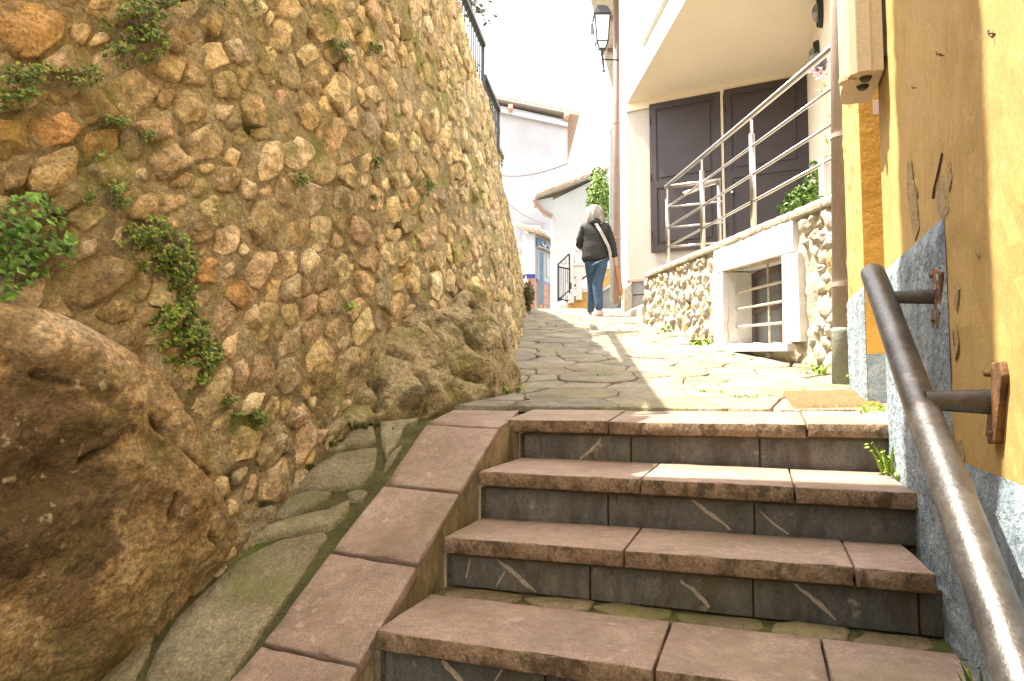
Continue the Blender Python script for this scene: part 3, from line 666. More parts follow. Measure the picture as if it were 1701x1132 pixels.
# dark mossy joint under the nosings: thin recessed strip
mb = MB()
for k in range(9):
    mb.prism([st(XL + .01, NY[k] + .028, tread_z(k, XL) - TH_ + .0005), st(XR - .004, NY[k] + .028, tread_z(k, XR) - TH_ + .0005), st(XR - .004, NY[k] + .028, tread_z(k, XR) - TH_ - .012), st(XL + .01, NY[k] + .028, tread_z(k, XL) - TH_ - .012)], SY * .01)
mb.put('joint', M['joint'], stairs)
# cobble strip behind the fourth tread
def strip(X, Y, h): return st(X, Y, tread_z(3, X) - .006 + h)
mb = MB().grid(lambda u, v: strip(lerp(XL, XR, u), lerp(1.86, 1.99, v), .002 * fbm((u * 9, v * 2, 0), 2)), 60, 6); mb.put('mossy_strip', M['rampjoint'], stairs, smooth=True)
x = XL + .05
while x < XR - .05:
    w = RNG.uniform(.12, .26); pl = [(x, 1.878 + RNG.uniform(0, .02)), (x + w * .7, 1.874), (x + w - .02, 1.91), (x + w * .8, 1.975), (x + w * .2, 1.98), (x - .01, 1.94)]
    k = RNG.uniform(.8, 1.15)
    slabcell([(a_ + RNG.uniform(-.03, .03), b_ + RNG.uniform(-.012, .012)) for a_, b_ in pl], -.002, .003, 26, strip, thick=.02, tint=(k * .95, k * .85, k * .75), parent=stairs, m=M['flag'])
    x += w
# pale veins across the slate
VEIN = [(0, [(963, 763), (978, 752), (992, 738), (999, 728)], 5), (1, [(1146, 828), (1163, 842), (1190, 862), (1214, 880)], 6), (1, [(1262, 849), (1285, 870), (1310, 888)], 3), (2, [(824, 929), (842, 944), (864, 962), (890, 984)], 7), (2, [(838, 950), (824, 975)], 3),
        (2, [(1130, 965), (1150, 980), (1172, 1002), (1178, 1010)], 6), (2, [(1318, 969), (1345, 990), (1370, 1012), (1388, 1031)], 6), (3, [(733, 1098), (752, 1116), (775, 1140)], 8), (2, [(781, 928), (774, 960)], 3), (3, [(835, 1112), (820, 1135)], 3)]
for k, pts, w in VEIN:
    P = [onY(*p, NY[k] + .0305) for p in pts]; d = (P[0] - Vector((0, 0, 0))).length; w = w * d / FPX; mb = MB(); L_ = []; R_ = []
    Q = []
    for a, b in zip(P, P[1:]):
        for j in range(5): Q.append(a.lerp(b, j / 5))
    Q.append(P[-1])
    for i, p in enumerate(Q):
        t = (Q[min(i + 1, len(Q) - 1)] - Q[max(i - 1, 0)]).normalized(); n_ = t.cross(SY); f = w * .5 * (.35 + .65 * math.sin(math.pi * (i + .5) / len(Q)) + .5 * nz(p, 60, 2)); jit = n_ * w * .35 * nz(p, 45, 6)
        L_.append(p + n_ * f + jit); R_.append(p - n_ * f + jit)
    for i in range(len(Q) - 1): mb.prism([L_[i], L_[i + 1], R_[i + 1], R_[i]], SY * .002)
    mb.put('vein', M['vein'], stairs)
# cheek: coping slabs and the wall under them
CPS = [[(708, 706), (828, 712), (764, 816), (640, 803)], [(637, 807), (762, 821), (693, 936), (552, 914)], [(548, 919), (691, 942), (595, 1103), (438, 1067)], [(434, 1073), (593, 1109), (500, 1260), (300, 1220)], [(292, 1230), (494, 1270), (330, 1500), (90, 1450)]]
for q in CPS:
    top = [COP.at(*p) for p in q]
    V, F = fixed(*(lambda r: (r.V, r.F))(MB().prism(top, -COP.n * (.045 if COP.n.z > 0 else -.045))), bevel=.006, long=.045, amp=.0022, nscale=8, chip=.014)
    part('coping_slab', V, F, M['sandstone'], stairs, smooth=True)
# flat slab where the coping meets the landing
q = [(738, 686), (868, 690), (845, 703), (705, 701)]
tA = [onY(863, 682, 2.98), onY(846, 699, 2.655), onY(828, 711, 2.56)]
flat = [st(-1.42, 2.66, -.148), st(-1.0, 2.56, -.150), st(-.985, 2.655, -.147), st(-1.0, 3.03, -.117), st(-1.30, 3.05, -.115)]
flat = [onY(708, 703, 2.575), onY(829, 710, 2.565), onY(845.5, 698.5, 2.655), onY(862, 681.5, 3.03), onY(752, 681, 3.0)]
V, F = fixed(*(lambda r: (r.V, r.F))(MB().prism(flat, Vector((0, 0, -.045)))), bevel=.005, long=.07, amp=.0018, nscale=8, chip=.01)
part('coping_slab', V, F, M['sandstone'], stairs, smooth=True)
nC = COP.n if COP.n.z > 0 else -COP.n
def copz(X, Y): # height of coping plane
    P = st(X, Y, 0); return (COP.p.dot(nC) - P.x * nC.x - P.y * nC.y) / nC.z
mb = MB().grid(lambda u, v: (lambda Y: st(XL - .016 + .006 * fbm((Y * 6, v * 3, 1), 2), Y, lerp(min(copz(XL, Y) - .02, -.165), copz(XL, Y) - .5, v)))(lerp(2.86, .0, u)), 80, 14)
mb.put('cheek_wall', M['cheek'], stairs, smooth=True)
MB().prism([st(XL - .03, 2.58, -.197), st(-1.5, 2.58, -.197), st(-1.5, 3.2, -.197), st(XL - .012, 3.2, -.197), st(XL - .012, 2.68, -.197)], Vector((0, 0, -.3))).put('landing_core', M['cheek'], stairs)
# ------------------------------------------------------------------ flagged ramp left of the coping
nR = RAMP.n if RAMP.n.z > 0 else -RAMP.n
def rampz(x, y): return min((RAMP.p.dot(nR) - x * nR.x - y * nR.y) / nR.z, -.172 + .14 * max(0, y - 3.1))
def ramp_pt(u, v):
    Y = lerp(-.2, 3.35, v); X = lerp(-2.2, -1.02, u); P = st(X, Y, 0); return Vector((P.x, P.y, rampz(P.x, P.y) - .006 + .008 * fbm((P.x, P.y, 0), 8)))
mb = MB().grid(ramp_pt, 50, 120); ramp = tag(mb.put('ramp', M['rampjoint'], smooth=True), kind='structure')
FL = [[(545, 885), (470, 900), (400, 935), (345, 985), (290, 1035), (262, 1080), (235, 1145), (375, 1145), (430, 1060), (500, 965), (548, 890)], [(262, 1042), (225, 1060), (170, 1100), (120, 1150), (215, 1150), (250, 1090)], [(365, 905), (400, 900), (420, 905), (350, 950), (300, 1000), (275, 1010), (300, 965)],
      [(425, 885), (500, 862), (560, 850), (585, 835), (578, 855), (550, 880), (470, 892), (415, 903)], [(446, 862), (470, 830), (520, 820), (555, 822), (520, 842), (470, 864)], [(485, 818), (520, 780), (560, 757), (628, 748), (622, 790), (600, 812), (540, 816)], [(575, 822), (600, 818), (612, 822), (602, 836), (580, 834)],
      [(563, 745), (580, 722), (620, 712), (626, 735), (600, 745)], [(632, 742), (630, 702), (700, 694), (665, 730), (642, 766)], [(655, 690), (700, 690), (735, 688), (712, 694), (660, 696)], [(585, 740), (560, 752), (540, 752), (555, 738)], [(640, 775), (655, 752), (672, 742), (650, 780), (632, 800)], [(455, 905), (400, 930), (430, 905)]]
def onramp(px, py):
    r = ray(px, py); t = .8
    while t < 8:
        P = r * t
        if P.z <= rampz(P.x, P.y): break
        t += .006
    return r * t
for q in FL[:-1]:
    P = [onramp(*p) for p in q]; k = RNG.uniform(.8, 1.1)
    slabcell([(p.x, p.y) for p in P], .002, .012, 44, lambda X, Y, h: Vector((X, Y, rampz(X, Y) + h)), thick=.03, tint=(k, k * 1.02, k * .95), parent=ramp, m=M['flag'], edge=.05, tiltk=.004)
# ------------------------------------------------------------------ the yellow house on the right
XW = .42
PW = Plane(st(XW, 0, 0), SX)
yh = thing('yellow_house', 'ochre yellow rendered house with blue-grey rough dado on the right of the stairs', 'house', st(.6, 2, -.3))
D0, D1 = 2.70, 3.20            # doorway
YC = 3.76                      # far corner
ZD = .40
def wallpatch(name, y0, y1, z0, z1, m, off=0.0, amp=.003, nx=40, nzv=40, X=None):
    # front sheet with thickness turned towards the alley (-X)
    x0 = (XW if X is None else X) - off
    def f(u, v): 
        Y = lerp(y0, y1, u); Z = lerp(z0, z1, v); e = min(u, 1 - u, v, 1 - v) * 40
        return st(x0 + (amp * fbm((Y, Z, 3), 6) + amp * .8 * nz((Y, Z, 1), 26)) * min(1, e), Y, Z)
    g = MB().grid(f, nx, nzv); k = len(g.V)
    # closed rim
    rim = [i for i in range(nx + 1)] + [(j + 1) * (nx + 1) - 1 for j in range(1, nzv + 1)] + [nzv * (nx + 1) + i for i in range(nx - 1, -1, -1)] + [j * (nx + 1) for j in range(nzv - 1, 0, -1)]
    for i in rim: g.V.append(g.V[i] + SX * .34)
    n = len(rim)
    for i in range(n): g.F.append((rim[i], rim[(i + 1) % n], k + (i + 1) % n, k + i))
    g.F.append(tuple(k + i for i in range(n)))
    return g.put(name, m, yh, smooth=False)
wallpatch('wall', -1.6, D0, -2.4, 7.0, M['yellow'], 0, .004, 90, 160)
wallpatch('wall', D1, YC, -.6, 7.0, M['yellow'], 0, .007, 30, 240)
MB().prism([st(XW, D0, 2.05), st(XW, D1, 2.05), st(XW, D1, 7.0), st(XW, D0, 7.0)], SX * .34).put('lintel_wall', M['yellow'], yh)
# dado: slightly proud rough render
def dado(y0, y1, z0, z1, nx, nn):
    def f(u, v):
        Y = lerp(y0, y1, u); Z = lerp(z0, z1, v); e = min(1, min(u, 1 - u, v, 1 - v) * 30)
        return st(XW - .002 - .009 * e - (.0035 * nz((Y, Z, 1), 40) + .003 * nz((Y, Z, 4), 90)) * e, Y, Z)
    MB().grid(f, nx, nn).put('dado', M['blue'], yh, smooth=True)
dado(1.856, D0, -.9, ZD, 120, 160); dado(D1, YC, -.35, ZD + .02, 50, 70); dado(-1.6, 1.856, -2.2, -.172, 200, 120)
# far jamb and door in the recess
MB().prism([st(XW + .002, D1 - .002, -.3), st(.78, D1 - .002, -.3), st(.78, D1 - .002, .13), st(XW + .002, D1 - .002, .13)], SY * -.006).put('dado', M['blue'], yh)
MB().prism([st(XW + .001, D1 - .003, .13), st(.78, D1 - .003, .13), st(.78, D1 - .003, 2.05), st(XW + .001, D1 - .003, 2.05)], SY * .002).put('reveal', M['orange'], yh)
dl = MB().prism([st(.72, D0 - .05, -.1), st(.72, D1 + .05, -.1), st(.72, D1 + .05, 2.05), st(.72, D0 - .05, 2.05)], SX * .04).put('door', M['wood'], yh)
MB().tube([st(.715, D0 + .1, .9), st(.66, D0 + .1, .9), st(.66, D0 + .2, .9)], .01, 8).put('handle', M['steel'], dl)
V, F = fixed(*(lambda r: (r.V, r.F))(MB().prism([st(.36, 2.84, -.118), st(.36, 3.3, -.10), st(.72, 3.22, -.04), st(.72, D0 - .06, -.06)], Vector((0, 0, -.2)))), bevel=.01, long=.1, amp=.003)
part('threshold', V, F, M['white'], yh, smooth=True)
# chips and rusty nails on the render
for (pts, w, m_) in [([(1567, 255), (1560, 285), (1553, 315), (1551, 330)], 5, 'wood'), ([(1588, 575), (1586, 550)], 3, 'rust'), ([(1523, 310), (1526, 330)], 3, 'rust')]:
    P0_ = [PW.at(*p) for p in pts]; mb = MB(); P = []
    for a, b in zip(P0_, P0_[1:]):
        for j in range(5): q_ = a.lerp(b, j / 5); P.append(q_ + SY * .004 * nz(q_, 90, 4))
    P.append(P0_[-1])
    for a, b in zip(P, P[1:]):
        t = (b - a).normalized(); n_ = t.cross(SX) * (w * .42 * a.y / FPX) * max(.1, .75 + 1.3 * nz(a, 70, 1)); mb.prism([a + n_ * .6, b + n_, b - n_, a - n_ * .7], SX * -.0045)
    mb.put('chip', M[m_], yh)
for p in [(1564, 90), (1568, 92), (1522, 146), (1652, 55)]:
    P = PW.at(*p); MB().tube([P + SX * .01, P - SX * .010, P - SX * .010 + ZU * .007], .0016, 6).put('hook', M['rust'], yh)
# flaked patches where the render has come away
M['bare'] = mat('bare_grey_render', [(.40, .29, .14), (.46, .35, .20)], 20, .95, 1.0, 60, bdist=.01, fine=.4)
for q in [[(1508, 270), (1514, 266), (1518, 300), (1524, 335), (1528, 380), (1521, 400), (1514, 360), (1509, 320)], [(1556, 330), (1562, 300), (1568, 290), (1574, 320), (1578, 350), (1570, 362), (1560, 356)], [(1576, 275), (1580, 272), (1582, 300), (1578, 318), (1575, 300)], [(1586, 545), (1592, 540), (1594, 575), (1589, 600), (1585, 575)], [(1588, 470), (1594, 480), (1592, 520), (1587, 505)],
          [(1590, 735), (1598, 730), (1604, 755), (1600, 790), (1590, 780)], [(1640, 50), (1650, 47), (1656, 54), (1647, 59)], [(1541, 505), (1547, 501), (1549, 515)], [(1621, 420), (1626, 416), (1628, 428)]]:
    P = []
    for a, b in zip(q, q[1:] + q[:1]):
        for j in range(6): p_ = (lerp(a[0], b[0], j / 6), lerp(a[1], b[1], j / 6)); w_ = PW.at(*p_); P.append(w_ - SX * .0028 + SY * .006 * nz(w_, 60, 2) + ZU * .004 * nz(w_, 60, 9))
    MB().prism(P, SX * .0022).put('bare_patch', M['bare'], yh)
# ------------------------------------------------------------------ handrail
XRL = .297
def onX(px, py, X): return Plane(st(X, 0, 0), SX).at(px, py)
hr = thing('handrail', 'thick worn brown metal handrail sloping down beside the stairs on two rusty wall brackets', 'handrail', st(XRL, 1.8, -.3))
pa = onX(1449, 452, XRL); pb = onX(1690, 1112, XRL); dirn = (pb - pa).normalized()
pm = pa + dirn * .9
pts_ = [pa + dirn * t for t in np.linspace(0.012, 2.6, 60)]; pts_ = [p + Vector((0, 0, 1)) * .003 * math.sin(i * .35) for i, p in enumerate(pts_)]
MB().tube([pa, pa + dirn * .006] + pts_, [.024, .029] + [.031] * 60, 28).put('rail', M['rail'], hr, smooth=True)
for (ra, rb, r0, r1, plate) in [((1468, 494), (1551, 493), .010, .0135, [(1547, 445), (1563, 452), (1560, 545), (1548, 548), (1544, 530), (1550, 500)]), ((1543, 664), (1644, 668), .0125, .015, [(1645, 603), (1660, 600), (1664, 625), (1652, 737), (1640, 738), (1637, 715), (1645, 650)])]:
    b = onX(rb[0], rb[1], XW - .012); Yb = b.dot(SY); a = st(XRL + .005, Yb, b.z + .002)
    ax = (b - a)
    # flattened arm
    mb = MB(); k = 14
    for t, f in ((0, 1.0), (.5, 1.15), (1, 1.3)):
        for j in range(k):
            an = 2 * math.pi * j / k; mb.V.append(a + ax * t + SY * math.cos(an) * r0 * .8 + ZU * math.sin(an) * r0 * 1.5 * f)
    for i in range(2):
        for j in range(k): mb.F.append((i * k + j, i * k + (j + 1) % k, (i + 1) * k + (j + 1) % k, (i + 1) * k + j))
    arm = mb.put('bracket_arm', M['rail'], hr, smooth=True)
    P = [onX(*p, XW - .012) for p in plate]
    V, F = fixed(*(lambda r: (r.V, r.F))(MB().prism(P, SX * .016)), bevel=.003, long=.02, amp=.0012, nscale=30)
    pl_ = part('wall_plate', V, F, M['rust'], hr, smooth=True)
    zc = [p.z for p in P]; 
    for zz in (max(zc) - .022, min(zc) + .022): MB().tube([st(XW - .02, Yb, zz), st(XW - .008, Yb, zz)], [.005, .007], 8).put('bolt', M['rust'], pl_)
# ------------------------------------------------------------------ meter box
bx = thing('meter_box', 'cream plastic electricity meter box with rounded front mounted high on the yellow wall', 'meter box', st(.35, 2.65, 1.0))
zb0 = 1.05; yb0, yb1 = 2.50, 2.78
prof = []
for a in np.linspace(0, 1, 9):
    an = math.pi * a; prof.append((.328 - .035 * math.sin(an) ** .6, lerp(yb0, yb1, (1 - math.cos(an)) / 2)))
prof = [(XW - .012, yb0)] + prof + [(XW - .012, yb1)]
MB().prism([st(a, b, zb0) for a, b in prof], Vector((0, 0, 1.3))).put('housing', M['box'], bx)
MB().prism([st(.329, yb0 - .004, zb0 - .0), st(XW - .05, yb0 - .004, zb0), st(XW - .05, yb0 - .004, zb0 + 1.3), st(.329, yb0 - .004, zb0 + 1.3)], SY * -.004).put('side_panel', M['box'], bx)
MB().prism([st(XW - .0115, yb0 + .01, zb0 + .05), st(XW - .0005, yb0 + .01, zb0 + .05), st(XW - .0005, yb0 + .01, zb0 + 1.35), st(XW - .0115, yb0 + .01, zb0 + 1.35)], SY * .24).put('back_plate', M['rubber'], bx)
for yy in (yb0 + .05, yb0 + .12): MB().tube([st(.36, yy, zb0 + .005), st(.36, yy, zb0 - .012)], [.024, .014], 16).put('cable_gland', M['rubber'], bx)
MB().tube([st(.305, yb0 + .06, zb0 - .006), st(.305, yb0 + .06, zb0 + .01)], [.028, .028], 18).put('latch', M['box'], bx)
jb = MB().prism([onX(1464, 165, .47), onX(1475, 165, .47), onX(1475, 188, .47), onX(1464, 188, .47)], SX * -.03)
tag(jb.put('junction_box', M['brownmetal']), 'small brown box in the doorway under the cream meter box', 'box')
# ------------------------------------------------------------------ doormat
q = [onpath(1300, 657), onpath(1442, 655), onpath(1470, 683), onpath(1318, 683)]; mb = MB()
def mp(u, v):
    a = q[3].lerp(q[2], u); b = q[0].lerp(q[1], u); p = a.lerp(b, v); e = min(u, 1 - u, v, 1 - v)
    return Vector((p.x + .004 * nz(p, 60), p.y + .006 * nz(p, 50, 3), zp(p.x, p.y) + (.006 if e < .001 else .022) + .003 * nz(p, 70)))
mb.grid(mp, 60, 30); n_ = 61
tag(mb.put('doormat', M['mat'], smooth=True), 'brown coir doormat lying at the yellow house doorway by the top step', 'doormat')
# ------------------------------------------------------------------ near downpipe
dp = thing('downpipe', 'tall brown-grey downpipe with green base at the corner of the terrace wall', 'pipe', (1.735, 3.6, 0))
pb_ = Plane((0, 3.6, 0), (0, 1, 0)).at(1400, 633); ptp = Plane((0, 3.6, 0), (0, 1, 0)).at(1395, -100)
def pc(z): return pb_ + (ptp - pb_) * ((z - pb_.z) / (ptp.z - pb_.z))
MB().tube([pc(.30), pc(4.2)], .050, 24).put('pipe', M['pipe'], dp, smooth=True)
MB().tube([pc(-.03), pc(.28), pc(.30)], [.053, .053, .0535], 24).put('base_pipe', M['pipegreen'], dp, smooth=True)
for z in (.53, 1.335):
    c = MB().tube([pc(z - .012), pc(z + .012)], [.056, .056], 24).put('collar', M['pipe'], dp)
    MB().tube([pc(z), pc(z) + Vector((.16, .05, -.01))], .006, 8).put('bracket', M['greypipe'], c)
# ------------------------------------------------------------------ terrace wall with stones, window, coping
tw = thing('terrace_wall', 'sunlit pale rubble terrace wall with barred window on the right of the alley', 'wall', (1.8, 6, .3))
SP = WSL; nS = Vector((-1, -.066, 0)).normalized(); aS = Vector((-.066, 1, 0)).normalized()
O_ = SP.at(1390, 560); O_ = Vector((O_.x, O_.y, 0))
def sc(px, py):
    P = SP.at(px, py); return ((P - O_).dot(aS), P.z)
def S3(a, z, h=0): return O_ + aS * a + ZU * z + nS * h
aN, aF = -.6, sc(1078, 480)[0]
tl, tr = sc(1090, 452), sc(1410, 322)
def topz(a): return tl[1] + (tr[1] - tl[1]) * (a - tl[0]) / (tr[0] - tl[0])
def bedz(a): P = S3(a, 0); return zp(P.x, P.y)
mb = MB().grid(lambda u, v: (lambda a: S3(a, lerp(bedz(a) - .15, topz(a) - .02, v), .010 + .016 * fbm(S3(a, v * 2), 7)))(lerp(aN, aF, u)), 150, 60)
WIN = [sc(1190, 455), sc(1190, 588), sc(1344, 572), sc(1342, 420), sc(1328, 418), sc(1328, 358), sc(1194, 410)]
opening = [sc(1210, 455), sc(1311, 428), sc(1313, 570), sc(1211, 571)]
keep = []
for f in mb.F:
    c = sum((mb.V[i] for i in f), Vector()) / 4; a = (c - O_).dot(aS)
    if not inpoly(opening, a, c.z): keep.append(f)
mb.F = keep; mb.put('mortar', mat('pale_mortar', [(.48, .41, .30), (.60, .53, .42)], 8, .95, .9, 40, stain=.3, staincol=(.3, .22, .12), moss=.25, mosscol=(.25, .24, .1)), tw, smooth=True)
# end return and thickness of the terrace wall
e0 = S3(aF, 0); mb = MB().prism([S3(aF, bedz(aF) - .2), S3(aF, topz(aF)), S3(aF, topz(aF), -.35), S3(aF, bedz(aF) - .2, -.35)], aS * .02); mb.put('end_face', M['mstone'], tw)
SPAL = [(.66, .61, .50), (.70, .66, .56), (.58, .51, .40), (.70, .62, .49), (.60, .58, .53), (.66, .62, .54), (.68, .62, .5), (.66, .50, .27)]
wsd = poisson(lambda a, z: bedz(a) - .04 < z < topz(a) - .05 and not inpoly(WIN, a, z), (aN, -.2, aF - .02, 1.6), lambda a, z, k: RNG.uniform(.07, .10) if k < .12 else RNG.uniform(.025, .06), (), 9000, .95)
tst = []
for pl in cells(wsd, .12):
    if not pl: continue
    pl = simplify(pl, RNG.choice((4, 5, 6)))
    sl_ = (tr[1] - tl[1]) / (tr[0] - tl[0]); pl = clip(pl, -sl_, 1, topz(0) - .05)
    if len(pl) < 3: continue
    (cx, cy), A = centroid(pl)
    if any(inpoly(WIN, x_, y_) for x_, y_ in pl):
        pl = [(cx + (x_ - cx) * .7, cy + (y_ - cy) * .7) for x_, y_ in pl]
        if sum(inpoly(WIN, x_, y_) for x_, y_ in pl) > 1: continue
    r_ = rubble(pl, RNG.uniform(.004, .012), RNG.uniform(.018, .042), 15, lambda a, z, h: S3(a, z, h + .008), jit=.15, rings=((1, -.8), (.97, .4), (.85, .9), (.5, 1.0)))
    if r_: 
        k = RNG.uniform(.85, 1.05); c = RNG.choice(SPAL); tst.append((pxsize(r_[0]), r_[0], r_[1], tuple(q * k for q in c)))
tst.sort(key=lambda q: -q[0])
M['pstone'] = mat('sunlit_pale_stone', [(.62, .6, .56), (.85, .84, .82), (1, 1, 1)], 8, .9, 1.0, 34, tint=True, stain=.5, staincol=(.3, .2, .1), sscale=6, bdist=.014)
for q in tst[:300]: part('stone', q[1], q[2], M['pstone'], tw, smooth=True, tint=q[3])
if len(tst) > 300:
    mb = MB(); [mb.add(q[1], q[2], q[3]) for q in tst[300:]]; mb.put('small_stones', M['pstone'], tw, smooth=True, kind='stuff')
# coping
cpn = 12
for i in range(cpn):
    a0 = lerp(aN - .2, aF + .03, i / cpn) + .003; a1 = lerp(aN - .2, aF + .03, (i + 1) / cpn) - .003
    pr = [S3(a0, topz(a0) - .035, .05), S3(a0, topz(a0) - .035, -.30), S3(a0, topz(a0) + .03, -.30), S3(a0, topz(a0) + .03, .03), S3(a0, topz(a0) + .005, .055)]
    V, F = fixed(*(lambda r: (r.V, r.F))(MB().prism(pr, S3(a1, topz(a1)) - S3(a0, topz(a0)))), bevel=.006, long=.09, amp=.006, nscale=12)
    part('coping_stone', V, F, M['coping'], tw, smooth=True)
# small low kerb at the far end and a low plinth wall
wdw = thing('basement_window', 'small basement window with pale marble surround and iron bars set in the terrace wall', 'window', SP.at(1260, 580))
def spl(pts, out, dep, name, m, par, bevel=.004):
    P = [SP.at(*p) + nS * out for p in pts]
    V, F = fixed(*(lambda r: (r.V, r.F))(MB().prism(P, nS * -dep)), bevel=bevel)
    return part(name, V, F, m, par)
spl([(1194, 411), (1327, 360), (1328, 418), (1192, 455.5)], .045, .30, 'lintel', M['mstone'], wdw)
spl([(1192, 456.5), (1210, 452.5), (1211, 570), (1195, 571)], .05, .30, 'jamb', M['mstone'], wdw)
spl([(1311, 425), (1338, 419), (1343, 568), (1313, 569.5)], .055, .30, 'jamb', M['mstone'], wdw)
spl([(1194, 571.5), (1328, 570.5), (1328, 584), (1196, 585)], .085, .35, 'sill', M['mstone'], wdw)
IN = Plane(SP.p - nS * .24, SP.n); w0, w1 = IN.at(1205, 440), IN.at(1330, 575)
def wi(a, z, dep): return S3(a, z, -dep)
oa = [o_[0] for o_ in opening]; oz = [o_[1] for o_ in opening]; A0, A1, Z0, Z1 = min(oa), max(oa), min(oz), max(oz)
MB().prism([wi(A0 - .05, Z0 - .02, .27), wi(A1 + .05, Z0 - .02, .27), wi(A1 + .05, Z1 + .05, .27), wi(A0 - .05, Z1 + .05, .27)], nS * -.01).put('dark_back', M['wood'], wdw)
fr = MB()
wd = (A1 - A0); am = (A0 + A1) / 2
for (a0, a1, z0, z1) in [(A0, A0 + .05, Z0, Z1), (A1 - .05, A1, Z0, Z1), (am - .035, am + .035, Z0, Z1), (A0, A1, Z0, Z0 + .05), (A0, A1, Z1 - .05, Z1), (A0, A1, (Z0 + Z1) / 2 - .015, (Z0 + Z1) / 2 + .015)]:
    fr.prism([wi(a0, z0, .2), wi(a1, z0, .2), wi(a1, z1, .2), wi(a0, z1, .2)], nS * -.05)
fo = fr.put('frame', M['wood'], wdw)
for a0, a1 in ((A0 + .05, am - .035), (am + .035, A1 - .05)):
    for z0, z1 in ((Z0 + .05, (Z0 + Z1) / 2 - .015), ((Z0 + Z1) / 2 + .015, Z1 - .05)):
        MB().prism([wi(a0, z0, .225), wi(a1, z0, .225), wi(a1, z1, .225), wi(a0, z1, .225)], nS * -.004).put('pane', M['darkglass'], fo)
BPn = Plane(SP.p - nS * .07, SP.n)
for a, b in [((1212, 489), (1312, 465)), ((1212, 515.5), (1313, 499)), ((1212, 543), (1314, 535.6))]:
    MB().tube([BPn.at(*a) + aS * .15, BPn.at(*b) - aS * .02], .011, 10).put('bar', M['coping'], wdw)
BPn2 = Plane(SP.p - nS * .085, SP.n); MB().tube([BPn2.at(1275, 438), BPn2.at(1279, 574)], .009, 8).put('bar', M['coping'], wdw)
# ------------------------------------------------------------------ steel railing on the coping
rl = thing('steel_railing', 'stainless steel railing with four bars on the terrace wall coping', 'railing', S3(2, topz(2)))
RP = Plane(SP.p - nS * .10, SP.n)
ends = [((1106, 311), (1398, 67)), ((1109, 345), (1398, 136)), ((1109, 379), (1398, 197)), ((1109, 411), (1398, 256))]
for i, (a, b) in enumerate(ends):
    P, Q = RP.at(*a), RP.at(*b)
    MB().tube([P, Q], .022 if i == 0 else .012, 14).put('top_rail' if i == 0 else 'bar', M['steel'], rl, smooth=True)
    dw = Vector((.893, -.45, 0)); L_ = .62
    MB().tube([P, P + dw * L_], .022 if i == 0 else .012, 14).put('top_rail' if i == 0 else 'bar', M['steel'], rl, smooth=True)
P0, Q0 = RP.at(*ends[0][0]), RP.at(*ends[0][1])
for px_ in (1110, 1168, 1252):
    for yb_ in range(1): 
        b = RP.at(px_, {1110: 436, 1168: 407, 1252: 372}[px_]); t_ = RP.at(px_, {1110: 313, 1168: 262, 1252: 196}[px_])
        t_ = Vector((b.x, b.y, t_.z))
        h = t_.z - b.z
        MB().tube([b - ZU * .03, b + ZU * h * .86], .024, 14).put('post', M['steel'], rl, smooth=True); MB().tube([b + ZU * h * .86, b + ZU * h], .012, 10).put('post_pin', M['steel'], rl)
P = P0 + Vector((.893, -.45, 0)) * .60; bz = P.z - 1.0
MB().tube([Vector((P.x, P.y, bz)), P], .022, 12).put('post', M['steel'], rl, smooth=True)
MB().tube([P + ZU * -.01, P + Vector((-.55, -.6, -.33))], .020, 12).put('sloping_rail', M['steel'], rl, smooth=True)
# ------------------------------------------------------------------ white house with overhang
wh = thing('white_house', 'white rendered house with cream soffit over its brown shuttered doors above the terrace', 'house', (3, 9, 1))
FPn = Plane((1.93, 11.5, 0), (1, .066, 0)); aF_ = Vector((.066, -1, 0)).normalized() # along the facade towards the camera
Cn = FPn.at(1040, 174); zs = Cn.z; c0 = Vector((Cn.x, Cn.y, 0)); dw = Vector((.893, -.45, 0)).normalized()
Pr = c0 + dw * 2.82
far = FPn.at(1031, 300); far = Vector((far.x, far.y, 0))
nearF = c0 + aF_ * 7.3
side_end = Vector((3.3, 6.6, 0))
def at(v, z): return Vector((v.x, v.y, z))
# upper storey: facade sheet with a window opening
uw = [FPn.at(1070, 78), FPn.at(1113, 6)]
win_a = (uw[0] - Cn).dot(aF_); win_z = FPn.at(1071, 66).z
ZT = 9.0
La = 7.3
def fa(a, z, out=0): return at(c0, z) + aF_ * a + Vector((-1, -.066, 0)).normalized() * out
wa0, wa1, wz0, wz1 = win_a + .10, win_a + 1.35, win_z, win_z + 1.5
g = .0
mb = MB()
for (a0, a1, z0, z1) in [(0, wa0, zs, ZT), (wa1, La, zs, ZT), (wa0, wa1, zs, wz0), (wa0, wa1, wz1, ZT)]:
    mb.prism([fa(a0, z0), fa(a1, z0), fa(a1, z1), fa(a0, z1)], Vector((1, .066, 0)) * .3)
mb.put('upper_wall', M['white'], wh)
# pillar strip beyond the corner, full height
mb = MB().prism([at(far, .8), at(c0, .8), at(c0, ZT), at(far, ZT)], Vector((1, .066, 0)) * .3); mb.put('corner_wall', M['white'], wh)
# soffit
mb = MB().prism([at(c0, zs) + dw * .0, at(nearF, zs), Vector((4.3, 4.2, zs)), at(side_end, zs) + Vector((.9, 0, 0)), at(Pr, zs) + Vector((1, 0, 0))], ZU * .25); mb.V = [v + Vector((.003, 0, -.004)) for v in mb.V]; mb.put('soffit', M['cream'], wh)
